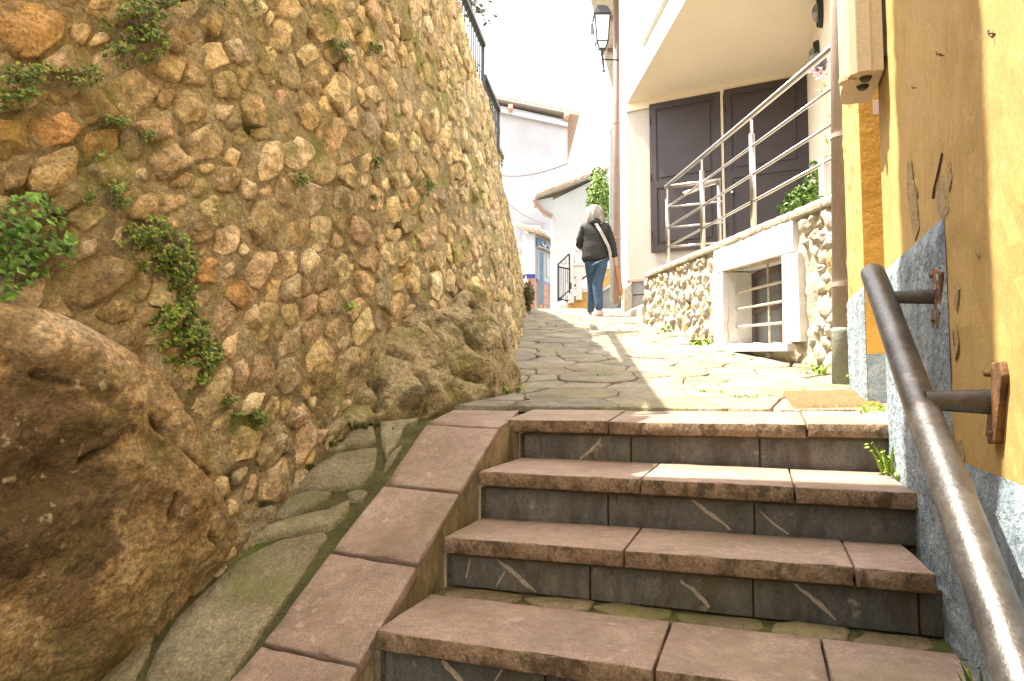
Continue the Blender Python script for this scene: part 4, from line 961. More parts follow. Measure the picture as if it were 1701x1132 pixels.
# thin step under the upper wall edge
# door wall
DWP = plane3(at(c0, 0), at(Pr, 0), at(c0, 1)); nD = Vector((-.45, -.893, 0)).normalized()
mb = MB().prism([at(c0, .9), at(Pr, .9), at(Pr, zs), at(c0, zs)], -nD * .25); mb.V = [v + Vector((.0, .004, -.003)) for v in mb.V]; mb.put('door_wall', M['beige'], wh)
mb = MB().prism([at(Pr, .9), at(side_end, .9), at(side_end, zs), at(Pr, zs)], Vector((.25, .05, 0))); mb.V = [v + Vector((.002, 0, -.003)) for v in mb.V]; mb.put('side_wall', M['cream'], wh)
mb = MB().prism([at(c0, zs - .14) + nD * .04, at(Pr, zs - .14) + nD * .04, at(Pr, zs - .004) + nD * .04, at(c0, zs - .004) + nD * .04], -nD * .038); mb.put('beam', M['cream'], wh)
terr = MB().prism([S3(aN, 0, -.3), S3(aF, 0, -.3), at(c0, 0), at(Pr, 0), at(side_end, 0)], ZU * .05)
for v in terr.V: v.z += 1.02 if v.z < .03 else 1.02
terr.put('terrace_floor', M['greyplinth'], wh)
# shutters
for (x0, x1, yt0, yt1, yb0_, yb1_) in [(1080, 1197, 177, 154, 421.5, 401), (1203, 1340, 153, 126, 400, 376)]:
    Q = [DWP.at(x0, yt0), DWP.at(x1, yt1), DWP.at(x1, yb1_), DWP.at(x0, yb0_)]; zt_ = (Q[0].z + Q[1].z) / 2; zb_ = Q[3].z if x0 < 1100 else dz_prev
    dz_prev = zb_
    u0, u1 = (Q[0] - c0).dot(dw), (Q[1] - c0).dot(dw)
    def dq(u, z, o): return at(c0, z) + dw * u + nD * o
    sh = MB().prism([dq(u0, zb_, .045), dq(u1, zb_, .045), dq(u1, zt_, .045), dq(u0, zt_, .045)], -nD * .035).put('shutter', M['shutter'], wh)
    zm = lerp(zb_, zt_, .45); fw = .11
    for (a, b, c, d) in [(u0, u0 + fw, zb_, zt_), (u1 - fw, u1, zb_, zt_), (u0 + fw, u1 - fw, zb_, zb_ + fw), (u0 + fw, u1 - fw, zt_ - fw, zt_), (u0 + fw, u1 - fw, zm - .06, zm + .06)]:
        MB().prism([dq(a, c, .065), dq(b, c, .065), dq(b, d, .065), dq(a, d, .065)], -nD * .02).put('frame_rail', M['shutter'], sh)
    for (c, d) in ((zb_ + fw + .05, zm - .11), (zm + .11, zt_ - fw - .05)):
        V, F = fixed(*(lambda r: (r.V, r.F))(MB().prism([dq(u0 + fw + .05, c, .06), dq(u1 - fw - .05, c, .06), dq(u1 - fw - .05, d, .06), dq(u0 + fw + .05, d, .06)], -nD * .015)), bevel=.008); part('panel', V, F, M['shutter'], sh)
    for f_ in (.12, .5, .88): MB().tube([dq(u0 + .015, lerp(zb_, zt_, f_) - .06, .07), dq(u0 + .015, lerp(zb_, zt_, f_) + .06, .07)], .01, 8).put('hinge', M['black'], sh)
um = (DWP.at(1200, 200) - c0).dot(dw)
MB().prism([dq(um - .02, zb_, .05), dq(um + .02, zb_, .05), dq(um + .02, zs - .14, .05), dq(um - .02, zs - .14, .05)], -nD * .049).put('mullion', M['cream'], wh)
MB().tube([dq(um + .14, 3.0, .07), dq(um + .14, 3.0, .12)], .02, 8).put('knob', M['steel'], wh)
# plinth at the foot of the door wall
pz = DWP.at(1060, 470).z
V, F = fixed(*(lambda r: (r.V, r.F))(MB().prism([dq(.03, .9, .05), dq(1.0, .9, .05), dq(1.0, pz, .05), dq(.03, pz, .05)], -nD * .045)), bevel=.004); part('plinth', V, F, M['greyplinth'], wh)
MB().prism([dq(.02, lerp(1.3, pz, .45), .054), dq(1.0, lerp(1.3, pz, .45), .054), dq(1.0, lerp(1.3, pz, .45) + .02, .054), dq(.02, lerp(1.3, pz, .45) + .02, .054)], -nD * .003).put('plinth_joint', M['rubber'], wh)
V, F = fixed(*(lambda r: (r.V, r.F))(MB().prism([dq(.0, pz + .003, .09), dq(1.0, pz + .003, .09), dq(1.0, pz + .05, .09), dq(.0, pz + .05, .09)], -nD * .085)), bevel=.006); part('ledge', V, F, M['redstone'], wh)
# upper window
sw = fa(0, 0); 
uwi = MB().prism([fa(wa0, wz0, -.16), fa(wa1, wz0, -.16), fa(wa1, wz1, -.16), fa(wa0, wz1, -.16)], Vector((1, .066, 0)) * .03).put('window', M['paleblind'], wh)
for (a0, a1, z0, z1) in [(wa0, wa0 + .07, wz0, wz1), (wa1 - .07, wa1, wz0, wz1), ((wa0 + wa1) / 2 - .04, (wa0 + wa1) / 2 + .04, wz0, wz1), (wa0, wa1, wz0, wz0 + .07)]:
    MB().prism([fa(a0, z0, -.12), fa(a1, z0, -.12), fa(a1, z1, -.12), fa(a0, z1, -.12)], Vector((1, .066, 0)) * .035).put('window_frame', M['white'], uwi)
V, F = fixed(*(lambda r: (r.V, r.F))(MB().prism([fa(wa0 - .10, wz0 - .09, .07), fa(wa1 + .1, wz0 - .09, .07), fa(wa1 + .1, wz0 - .005, .07), fa(wa0 - .10, wz0 - .005, .07)], Vector((1, .066, 0)) * .22)), bevel=.01); part('window_sill', V, F, M['mstone'], uwi)
# roof
MB().prism([fa(-1, ZT, .5), fa(La, ZT, .5), fa(La, ZT, -3), fa(-1, ZT, -3)], ZU * .15).put('roof', M['rooftile'], wh)
# low stub walls near the plinth
st1 = [Vector((1.60, 9.2, .8)), Vector((1.98, 9.0, .8)), Vector((2.02, 9.35, .8)), Vector((1.66, 9.55, .8))]
def stub(px0, px1, ytop0, ytop1, y, dep, name, label):
    a = Plane((0, y, 0), (0, 1, 0)); P = [a.at(px0, ytop0), a.at(px1, ytop1)]
    P += [Vector((P[1].x, y, .5)), Vector((P[0].x, y, .5))]
    V, F = fixed(*(lambda r: (r.V, r.F))(MB().prism(P, Vector((0, dep, 0)))), bevel=.02, long=.1, amp=.01, nscale=8)
    return tag(part(name, V, F, M['coping'], None, smooth=True), label, 'kerb')
stub(1066, 1092, 508, 500, 8.75, .4, 'kerb_stone', 'short pale kerb stone at the far end of the terrace wall')
stub(1036, 1050, 476, 468, 11.2, .3, 'kerb_stone', 'narrow upright kerb stone beside the grey plinth of the white house')
stub(1048, 1068, 514, 506, 10.3, .5, 'kerb_stone', 'low pale kerb stone between the grey plinth and the path')
# side wall lamps, flower pot, white post
SWP = plane3(at(Pr, 0), at(side_end, 0), at(Pr, 1)); nW = Vector((-1, .35, 0)).normalized()
for (px_, py_, lab) in [(1366, 20, 'dark oval bulkhead lamp high on the cream side wall under the soffit'), (1360, 92, 'dark dome lamp on the cream side wall behind the steel handrail')]:
    P = SWP.at(px_, py_); t_ = thing('wall_lamp', lab, 'lamp', P)
    mb = MB()
    def lf(u, v, s=1.0, hh=.12):
        th = u * 2 * math.pi; ph = v * math.pi / 2; return P + nW * (hh * math.cos(ph)) + Vector((.35, 1, 0)).normalized() * (.11 * s * math.sin(ph) * math.cos(th)) + ZU * (.17 * s * math.sin(ph) * math.sin(th))
    mb.grid(lambda u, v: lf(u, v, .85), 20, 8).put('glass', M['lampglass'], t_, smooth=True)
    MB().grid(lambda u, v: lf(u, .8 + v * .2, 1.1, .2), 20, 2).put('rim', M['black'], t_, smooth=True)
    MB().prism([lf(u, 1, 1.15) for u in np.linspace(0, .95, 16)], nW * .03).put('base', M['black'], t_)
    MB().prism([lf(u, .5, 1.2, .14) for u in (.47, .48, .50, .52, .53)], nW * .01).put('guard', M['black'], t_)
# ------------------------------------------------------------------ far downpipes, lantern, eave
fp = thing('downpipe', 'brown downpipe at the far corner of the white house, behind the walking person', 'pipe', (1.86, 12.2, 1.4))
P = Plane((0, 12.15, 0), (0, 1, 0)); a, b = P.at(1024.5, 506), P.at(1024, -60)
MB().tube([a, b], .062, 16).put('pipe', M['brownpipe'], fp, smooth=True)
for y_ in (205, 396): MB().tube([P.at(1024.5, y_) - ZU * .015, P.at(1024.5, y_) + ZU * .015], .072, 16).put('collar', M['brownpipe'], fp)
gp = thing('downpipe', 'thin grey galvanised pipe left of the brown downpipe', 'pipe', (1.85, 13, 1.4))
P = Plane((0, 13.0, 0), (0, 1, 0)); MB().tube([P.at(1017, 500), P.at(1015, 235), P.at(1014, 218), P.at(1018, 208)], .045, 12).put('pipe', M['greypipe'], gp, smooth=True)
ne = thing('neighbour_house', 'pale house beyond the white one showing only its eave behind the street lantern', 'house', (3, 15, 1.4))
def zpl(px, py, z): r = ray(px, py); return r * (z / r.z)
e1, e2 = zpl(980, -4, 7.2), zpl(1020, 160, 7.2)
MB().prism([e1 - (e2 - e1) * .2, e2, e2 + Vector((2, 0, 0)), e1 + Vector((2, 0, 0)) - (e2 - e1) * .2], ZU * .1).put('eave', M['coping'], ne)
MB().prism([Vector((2.75, 13.0, 1.3)), Vector((2.9, 19, 1.3)), Vector((2.9, 19, 7.15)), Vector((2.75, 13, 7.15))], Vector((2, 0, 0))).put('wall', M['farwhite'], ne)
for i in range(3):
    c = e1.lerp(e2, .15 + .3 * i) + Vector((.35, 0, -.05)); MB().box(c, Vector((.5, 0, 0)), Vector((0, .1, 0)), Vector((0, 0, .09))).put('rafter', M['brownpipe'], ne)
ln = thing('street_lantern', 'black framed street lantern on a wall bracket beside the brown downpipe', 'street lamp', (1.6, 11.9, 5.6))
LP = Plane((0, 11.9, 0), (0, 1, 0)); cx_ = LP.at(999.5, 60).x; zt_, zb_, z2, z3 = LP.at(1000, 30).z, LP.at(1000, 72).z, LP.at(1000, 82).z, LP.at(1000, 119).z
wt, wb = .135, .10
def ring(z, w): return [Vector((cx_ + a * w, 11.9 + b * w, z)) for a, b in ((-1, -1), (1, -1), (1, 1), (-1, 1))]
A_, B_, C_ = ring(zt_, wt), ring(zb_, wb), ring(z2, wb * .6)
for i in range(4):
    j = (i + 1) % 4
    MB().add([A_[i], A_[j], B_[j], B_[i]], [(0, 1, 2, 3)]).put('pane', M['frost'], ln)
    MB().tube([A_[i], B_[i], C_[i]], .012, 6).put('frame_bar', M['black'], ln)
    MB().tube([B_[i], B_[j]], .011, 6).put('frame_bar', M['black'], ln); MB().tube([A_[i], A_[j]], .016, 6).put('frame_bar', M['black'], ln)
MB().add(ring(zt_ - .01, wt * .95), [(0, 1, 2, 3)]).put('pane', M['frost'], ln)
MB().add(B_ + C_, [(i, (i + 1) % 4, (i + 1) % 4 + 4, i + 4) for i in range(4)]).put('lower_glass', M['frost'], ln)
R0, R1, R2 = ring(zt_ + .012, wt * 1.18), ring(zt_ + .16, wt * .75), ring(zt_ + .22, wt * .3)
MB().add(R0 + R1 + R2, [(i, (i + 1) % 4, (i + 1) % 4 + 4, i + 4) for i in range(4)] + [(i + 4, (i + 1) % 4 + 4, (i + 1) % 4 + 8, i + 8) for i in range(4)] + [(8, 9, 10, 11), (3, 2, 1, 0)]).put('cap', M['iron'], ln)
MB().tube([Vector((cx_, 11.9, z2 - .02)), Vector((cx_ + .03, 11.9, z3 + .05)), Vector((cx_ + .03, 11.9, z3))], [.03, .02, .035], 10).put('stem', M['black'], ln)
MB().tube([Vector((cx_ + .02, 11.9, LP.at(1000, 99).z)), Vector((cx_ + .36, 11.95, LP.at(1000, 98).z))], .014, 8).put('bracket_arm', M['black'], ln)
MB().box(Vector((cx_ - .12, 12.1, zt_ - .10)), Vector((.12, 0, 0)), Vector((0, .05, 0)), Vector((0, 0, .2))).put('sensor_box', M['greyplinth'], ln)
# ------------------------------------------------------------------ far houses
ph = thing('gabled_house', 'faded lilac plastered house with low gable at the end of the alley', 'house', (1, 24, 1.4))
HP = Plane((0, 24, 0), (0, 1, 0)); v = HP.at
topL, topR = v(740, 147), v(962, 192)
wr = v(941, 200); MB().prism([Vector((-6, 24, 1.3)), Vector((wr.x, 24, 1.3)), Vector((wr.x, 24, wr.z)), Vector((-6, 24, wr.z + 1.8))], Vector((0, 4, 0))).put('wall', M['pinkwall'], ph)
MB().prism([Vector((wr.x + .004, 24.02, 1.3)), Vector((wr.x + .004, 28, 1.3)), Vector((wr.x + .004, 28, wr.z - .02)), Vector((wr.x + .004, 24.02, wr.z - .02))], Vector((.03, 0, 0))).put('side_face', M['peach'], ph)
dR = topR - topL; MB().prism([topL - Vector((0, .22, .02)), topR - Vector((0, .22, .02)), topR - Vector((0, .22, .09)), topL - Vector((0, .22, .09))], Vector((0, 5.0, 0))).put('roof', M['beige'], ph)
lo = v(943, 206); MB().prism([v(760, 168), v(943, 207), v(943, 213), v(760, 174)], Vector((0, -.16, 0))).put('verge_board', M['farwhite'], ph)
for (a_, b_) in ((848, 186), (940, 198)): 
    c = v(a_, b_) - Vector((0, .25, 0)); MB().box(c, Vector((.16, 0, 0)), Vector((0, .5, 0)), Vector((0, 0, .14))).put('rafter_end', M['peach'], ph)
n = 26
for i in range(n):
    p = topL.lerp(topR, (i + .5) / n) - Vector((0, .2, -.005)); q_ = p + dR.normalized() * (dR.length / n * .47)
    p0 = p - dR.normalized() * (dR.length / n * .47)
    MB().tube([p0, q_ + Vector((0, 0, .03))], [.04, .055], 8).put('tile', M['rooftile'], ph)
wv = [v(870, 372), v(897, 372), v(897, 420), v(870, 420)]
w_ = MB().prism([p - Vector((0, .01, 0)) for p in wv], Vector((0, -.02, 0))).put('window', M['paleblind'], ph)
MB().prism([v(867, 369), v(900, 369), v(900, 373), v(867, 373)], Vector((0, -.08, 0))).put('window_frame', M['greyplinth'], w_); MB().prism([v(867, 373), v(870, 373), v(870, 420), v(867, 420)], Vector((0, -.08, 0))).put('window_frame', M['greyplinth'], w_); MB().prism([v(897, 373), v(900, 373), v(900, 420), v(897, 420)], Vector((0, -.08, 0))).put('window_frame', M['greyplinth'], w_)
# overhead cables
def cable(label, p, y0, y1, sag):
    a, b = Plane((0, y0, 0), (0, 1, 0)).at(*p[0]), Plane((0, y1, 0), (0, 1, 0)).at(*p[1]); pts = [a.lerp(b, t) - ZU * sag * 4 * t * (1 - t) for t in np.linspace(0, 1, 14)]
    tag(MB().tube(pts, .012, 6).put('cable', M['rubber']), label, 'cable')
cable('thin dark cable sagging across the lilac house wall to the far downpipe', ((833, 292), (1016, 236)), 23, 13.5, .25)
cable('lower thin cable strung across the lilac house wall', ((842, 336), (905, 372)), 23.5, 18, .1)
# shop
shp = thing('tiled_shop', 'small shop corner with terracotta and white tiles, blue sign and tiled roof', 'shop', (.5, 18, 1.4))
cS = Plane((0, 18, 0), (0, 1, 0)); k0 = cS.at(889, 460); dS = Vector((.475, 1, 0)).normalized(); SH = plane3(k0, k0 + dS, k0 + ZU)
f1 = cS.at; f2 = SH.at; nS2 = Vector((dS.y, -dS.x, 0))
MB().prism([f1(868, 520), f1(889, 520), f1(889, 388), f1(868, 388)], Vector((0, .3, 0))).put('corner_pier', M['whitetile'], shp)
for i in range(2):
    for j in range(8):
        x0, x1 = lerp(870, 888, i / 2) + .4, lerp(870, 888, (i + 1) / 2) - .4; y0, y1 = lerp(396, 455, j / 8) + .4, lerp(396, 455, (j + 1) / 8) - .4
        MB().prism([f1(x0, y0), f1(x1, y0), f1(x1, y1), f1(x0, y1)], Vector((0, -.012, 0))).put('tile', M['whitetile'], shp)
MB().prism([f1(869, 456), f1(889, 456), f1(889, 463), f1(869, 463)], Vector((0, -.02, 0))).put('blue_band', M['bluetile'], shp)
for j in range(4): MB().prism([f1(869.5, 464 + j * 13), f1(888.5, 464 + j * 13), f1(888.5, 476 + j * 13), f1(869.5, 476 + j * 13)], Vector((0, -.012, 0))).put('tile', M['terracotta'], shp)
MB().prism([f2(889.5, 520), f2(922, 520), f2(922, 405), f2(889.5, 385)], nS2 * -.2).put('shop_wall', M['farwhite'], shp)
MB().prism([f2(890, 463), f2(920, 473), f2(920, 477), f2(890, 467)], nS2 * .02).put('blue_band', M['bluetile'], shp)
for i in range(3):
    for j in range(4):
        x0, x1 = 893 + i * 9 + .4, 893 + (i + 1) * 9 - .4; y0, y1 = 468 + j * 12 + i * 2.6, 479 + j * 12 + i * 2.6
        MB().prism([f2(x0, y0), f2(x1, y0 + 2.6), f2(x1, y1 + 2.4), f2(x0, y1)], nS2 * .015).put('tile', M['terracotta'], shp)
sg = MB().prism([f2(890, 396), f2(921, 411), f2(921, 421), f2(890, 409)], nS2 * .06).put('sign', M['signblue'], shp)
for cx1 in (900.5, 911):
    pts = []
    for t in np.linspace(math.pi * .02, math.pi * .98, 9): pts.append(f2(cx1 - 4.2 * math.cos(t), 397 + (cx1 - 890) * .43 + 8.5 * math.sin(t)) + nS2 * .075)
    MB().tube(pts, .022, 6).put('letter', M['signwhite'], sg)
MB().prism([f2(890, 409.5), f2(921, 421.5), f2(921, 425), f2(890, 412)], nS2 * .14).put('canopy_ledge', M['greyplinth'], shp)
MB().prism([f2(907, 428), f2(915, 431), f2(915, 463), f2(907, 460)], nS2 * .015).put('shop_window', M['darkglass'], shp)
a, b = f2(893, 421) + nS2 * .12, f2(893, 506) + nS2 * .12; MB().tube([a, b], .055, 10).put('blue_post', mat('blue_post_paint', [(.12, .2, .27), (.15, .24, .31)], 5, .5, .1, 40), shp)
MB().prism([f1(855, 383) + Vector((0, -.3, 0)), f1(897, 391) + Vector((0, -.3, 0)), f2(922, 408) + Vector((.1, 0, 0)), f2(922, 396) + Vector((.1, 1, .3)), f1(855, 372) + Vector((0, 1.2, .3))], ZU * .05).put('roof', M['rooftile'], shp)
e = [f1(856, 382) + Vector((0, -.35, .03)), f1(897, 391) + Vector((0, -.35, .03)), f2(921, 407) + nS2 * .25]
for a, b, n in ((e[0], e[1], 5), (e[1], e[2], 8)):
    for i in range(n):
        p = a.lerp(b, (i + .5) / n); back = Vector((-.1, .6, .16)) if a is e[0] else -nS2 * .5 + ZU * .13
        MB().tube([p, p + back], [.06, .05], 8).put('tile', M['rooftile'], shp)
# white house in the distance with lean-to roof
hb = thing('small_white_house', 'white house with a sloping tiled verge and brown gutter behind the walking person', 'house', (1.5, 16.5, 1.4))
BP2 = Plane((0, 16.5, 0), (0, 1, 0)); f = BP2.at
MB().prism([f(918, 530), f(1040, 530), f(1040, 283), f(985, 300), f(918, 333)], Vector((0, .8, 0))).put('wall', M['farwhite'], hb)
MB().prism([f(893, 333), f(918, 328), f(918, 356), f(902, 350)], Vector((0, .5, 0))).put('eave_return', M['farwhite'], hb)
rr0, rr1 = f(888, 329), f(1010, 284)
MB().prism([rr0 - Vector((0, .2, 0)), rr1 - Vector((0, .2, 0)), rr1 - Vector((0, .2, .03)), rr0 - Vector((0, .2, .04))], Vector((0, 1.1, 0))).put('roof', M['beige'], hb)
for i in range(12):
    p = rr0.lerp(rr1, (i + .1) / 12) - Vector((0, .22, -.02)); q_ = rr0.lerp(rr1, (i + .95) / 12) - Vector((0, .22, -.045)); MB().tube([p, q_], [.03, .042], 8).put('tile', M['rooftile'], hb)
MB().tube([f(888, 334) - Vector((0, .1, 0)), f(893, 344) - Vector((0, .1, 0)), f(900, 352) - Vector((0, .1, 0)), f(917, 361) - Vector((0, .1, 0))], .05, 8).put('gutter', M['brownpipe'], hb)
# outside stairs with orange side
os_ = thing('outside_stairs', 'white edged stairs with orange side wall climbing right behind the walking person', 'stairs', (1.5, 15.6, 1.4))
OP = Plane((0, 15.5, 0), (0, 1, 0)); o = OP.at
stp = [(943, 525), (943, 499), (960, 499), (960, 486), (976, 486), (976, 474), (992, 474), (992, 461), (1006, 461), (1006, 447), (1022, 447), (1022, 525)]
MB().prism([o(*p) for p in stp], Vector((0, .9, 0))).put('side_wall', M['orangewall'], os_)
for (x0, x1, y0) in [(938, 961, 499), (958, 977, 486), (974, 993, 474), (990, 1007, 461), (1004, 1024, 447)]:
    MB().prism([o(x0, y0 - 7) - Vector((0, .03, 0)), o(x1, y0 - 7) - Vector((0, .03, 0)), o(x1, y0 + .2) - Vector((0, .03, 0)), o(x0, y0 + .2) - Vector((0, .03, 0))], Vector((0, .95, 0))).put('step', M['stairwhite'], os_)
MB().prism([o(925, 525), o(943, 525), o(943, 492), o(938, 506), o(925, 508)], Vector((0, .9, 0))).put('step', M['stairwhite'], os_)
MB().prism([o(990, 525) - Vector((0, .05, 0)), o(1024, 525) - Vector((0, .05, 0)), o(1024, 470) - Vector((0, .05, 0)), o(990, 492) - Vector((0, .05, 0))], Vector((0, -.06, 0))).put('ramp_panel', M['greyplinth'], os_)
MB().prism([o(990, 488) - Vector((0, .05, 0)), o(1024, 466) - Vector((0, .05, 0)), o(1024, 470.5) - Vector((0, .05, 0)), o(990, 492.5) - Vector((0, .05, 0))], Vector((0, -.1, 0))).put('panel_trim', M['stairwhite'], os_)
MB().prism([o(944, 500) + Vector((0, .9, 0)), o(1024, 500) + Vector((0, .9, 0)), o(1024, 420) + Vector((0, .9, 0)), o(944, 462) + Vector((0, .9, 0))], Vector((0, .05, 0))).put('back_wall', M['stairwhite'], os_)
hrp = [o(925, 501) - Vector((0, .1, 0)), o(975, 458) - Vector((0, .1, 0)), o(1015, 424) - Vector((0, .1, 0))]; MB().tube(hrp, .018, 8).put('handrail', M['black'], os_)
for x_ in (953, 964): MB().tube([o(x_, 455), o(x_, 492)], .014, 6).put('baluster', M['rubber'], os_)
gp2 = thing('gate_pillar', 'white painted gate pillar with stacked cap left of the walking person', 'pillar', o(956, 500))
for (x0, x1, y0, y1, dd) in [(952, 970, 408, 420, .06), (954, 968, 420, 440, .03), (951, 971, 440, 444, .05), (953, 969, 444, 462, .0), (956, 966, 462, 500, .0), (944, 953, 422, 505, .0)]:
    V, F = fixed(*(lambda r: (r.V, r.F))(MB().prism([o(x0, y0) - Vector((0, .15 + dd, 0)), o(x1, y0) - Vector((0, .15 + dd, 0)), o(x1, y1) - Vector((0, .15 + dd, 0)), o(x0, y1) - Vector((0, .15 + dd, 0))], Vector((0, .2 + dd, 0)))), bevel=.02)
    part('block', V, F, M['stairwhite'], gp2)
gt_ = thing('iron_gate', 'small black wrought iron gate with sloping top at the foot of the orange stairs', 'gate', o(934, 505))
g0 = lambda x, y: o(x, y) - Vector((0, .45, 0))
for a, b, r in [((925, 445), (925, 505), .022), ((943, 428), (943, 492), .022), ((925, 445), (943, 428), .02), ((925, 449), (943, 453), .018), ((925, 499), (940, 505), .018), ((925, 503), (943, 503), .014)]: MB().tube([g0(*a), g0(*b)], r, 8).put('frame_bar', M['black'], gt_)
for x_ in (928, 931, 934, 937, 940): MB().tube([g0(x_, 450), g0(x_, 501)], .008, 6).put('bar', M['black'], gt_)
MB().tube([g0(934 + 4 * math.cos(t), 441 + 4 * math.sin(t)) for t in np.linspace(0, 6, 12)], .008, 6).put('scroll', M['black'], gt_); MB().box(g0(944, 480), Vector((.07, 0, 0)), Vector((0, .05, 0)), Vector((0, 0, .14))).put('lock', M['black'], gt_)
# ------------------------------------------------------------------ hill, fence, unseen house added above the wall, shaped to shade the stairs
hl = MB().grid(lambda u, v: (lambda s: (lambda b: Vector((lerp(b.x - .02, -30, v ** 2), b.y + .1 * v, b.z - .06 + v * .6 + .03 * fbm((b.x + v, b.y, 0), 2))))(W0(s, Wlen(s))))(lerp(.02, SMAX * .86, u)), 60, 14)
tag(hl.put('hillside', M['hill'], smooth=True), kind='structure')
tag(MB().add([(-60, -30, 2.9), (-1.9, -30, 2.9), (-1.9, .8, 2.9), (-60, .8, 2.9)], [(0, 1, 2, 3)]).add([(-60, 9.5, 2.9), (-.8, 9.5, 2.9), (-.5, 12.0, 1.3), (-60, 14, 1.3)], [(0, 1, 2, 3)]).put('terrain', M['hill']), kind='structure')
mb = MB().grid(lambda u, v: Vector((-1.8 - .0 * u, lerp(-8, .8, u), lerp(-2.5, 3.0, v))), 4, 4); tag(mb.put('rear_wall', M['mortar']), 'plain continuation of the retaining wall behind the viewpoint', 'wall')
fe = thing('iron_fence', 'dark iron fence of close upright bars along the top of the stone wall', 'fence', (-.5, 6, 3.1))
def f1z(px, py, z): r = ray(px, py); return r * (z / r.z)
p2 = f1z(803, 75, 4.02); p1 = f1z(770, -5, 4.02); dF = (p2 - p1).normalized(); p0 = p2 - dF * 4.6
p3 = f1z(804, 127, 3.64); p4 = f1z(828, 183, 3.64)
for (a, b, lowz) in ((p0, p2, 3.05), (p3, p4, 2.78)):
    L_ = (b - a).length; MB().box((a + b) / 2, (b - a), Vector((.065, 0, 0)), ZU * .05).put('top_rail', M['iron'], fe)
    MB().box(Vector(((a.x + b.x) / 2, (a.y + b.y) / 2, lowz + .08)), (b - a), Vector((.03, 0, 0)), ZU * .02).put('bottom_rail', M['iron'], fe)
    n = int(L_ / .105)
    for i in range(n + 1):
        p = a.lerp(b, i / n); big = i in (0, n) or i % 15 == 0
        MB().box(Vector((p.x, p.y, (a.z + lowz) / 2)), Vector((.035 if big else .014, 0, 0)), Vector((0, .035 if big else .014, 0)), ZU * (a.z - lowz)).put('post' if big else 'bar', M['iron'], fe)
for (px0, py0, px1, py1) in [(829, 190, 834, 290)]: pass
oh = thing('shade_house', 'plain plastered house with chimney standing above the stone wall out of view', 'house', (-3, 1, 3))
XO = -1.95
def hbx(x0, x1, y0, y1, z0, z1, name, m): return MB().prism([st(x0, y0, z0), st(x1, y0, z0), st(x1, y1, z0), st(x0, y1, z0)], ZU * (z1 - z0)).put(name, m, oh)
hbx(XO - 3, XO, -2.5, 1.27, 2.8, 4.45, 'wall', M['cream']); hbx(XO - 3.1, XO + .02, -2.6, 1.265, 4.452, 4.56, 'roof', M['rooftile']); hbx(XO - .7, XO + .0, 1.272, 2.07, 2.8, 8.2, 'shade_stack', M['cream'])  # added blocks out of view; the tall stack is sized for the shade band
# ------------------------------------------------------------------ plants
def wall_plant(clumps, size, dens, label, name='wall_plant', cols=GREENS, thick=.06, surf='wall', seed=1, hang=True):
    rng = random.Random(seed); pts = []; P0 = None; stems = MB()
    for (px_, py_, rx_, ry_) in clumps:
        s, t, d = onwall(px_, py_); base = W(s, t, .02); n = WN(s, t); e1 = (W0(s + .05, t) - W0(s, t)).normalized(); e2 = (W0(s, t + .05) - W0(s, t)).normalized(); P0 = P0 or base
        Rx, Ry = rx_ * d / FPX * 1.15, ry_ * d / FPX; cnt = int(dens * 3.2 * Rx * Ry / (size * size)) if size < .025 else int(dens * 5 * Rx * Ry / (size * size))
        for _ in range(max(8, cnt)):
            a = rng.uniform(0, 6.283); q = rng.random() ** .75; x, y = 1.25 * Rx * q * math.cos(a), 1.2 * Ry * q * math.sin(a)
            if nz((x * 22 + seed, y * 22, seed), 1) < -.16: continue
            p = base + e1 * x + e2 * y + n * (thick * (1 - q * q) * rng.uniform(.2, 1.1)); pts.append((p, (n + ZU * .6).normalized()))
        for _ in range(5):
            a = rng.uniform(0, 6.283); stems.tube([base - n * .01, base + n * thick * .4 + e2 * .01, base + (e1 * Rx * math.cos(a) + e2 * Ry * math.sin(a)) * .8 + n * thick * .3], .0018, 5)
    th_ = thing(name, label, 'plant', P0); stems.put('stem', M['stem'], th_, kind='stuff')
    mb = MB(); leaf_cloud(mb, pts, size, cols, rng=rng); mb.put('leaves', M['leaf'], th_)
wall_plant([(215, 35, 42, 38), (235, 75, 35, 30), (190, 95, 22, 20), (262, 15, 25, 15)], .016, 8, 'bushy dark green plant growing from the wall near the top left corner', seed=2)
wall_plant([(30, 130, 48, 22), (15, 165, 40, 14)], .016, 7, 'low spreading green plant on the wall at the left edge below the big orange stone', seed=3)
wall_plant([(130, 130, 32, 16), (110, 145, 15, 12)], .015, 7, 'small leafy tuft between the orange stone and the bushy top plant', seed=4)
wall_plant([(25, 385, 55, 50), (60, 425, 45, 30), (5, 450, 35, 45), (20, 345, 35, 15)], 0.026, 3.2, 'large bright green leafy plant on the wall above the boulder at the left edge', seed=5, thick=.10, cols=[(.10, .22, .03), (.14, .30, .04), (.20, .36, .06), (.07, .14, .02)])
wall_plant([(170, 325, 28, 20), (185, 345, 18, 14)], .014, 7, 'small yellow green trailing plant above the long trailing ivy', seed=6)
wall_plant([(235, 390, 40, 22), (270, 420, 38, 28), (290, 450, 28, 30), (300, 480, 12, 18)], .014, 9, 'long trailing ivy running down the wall in the middle of the rubble', seed=7)
wall_plant([(285, 525, 34, 25), (300, 565, 38, 30), (325, 600, 35, 30), (265, 545, 20, 15), (320, 635, 14, 12)], .015, 9, 'trailing ivy hanging above the right shoulder of the boulder', seed=8)
wall_plant([(415, 700, 18, 14), (405, 690, 10, 10)], .014, 8, 'little green sprig beside the pink stones near the ramp', seed=9)
wall_plant([(365, 665, 12, 10), (375, 690, 10, 12)], .012, 8, 'tiny sprig just right of the boulder', seed=10)
wall_plant([(490, 300, 14, 11)], .018, 9, 'round dark green tuft in the middle of the wall', seed=11)
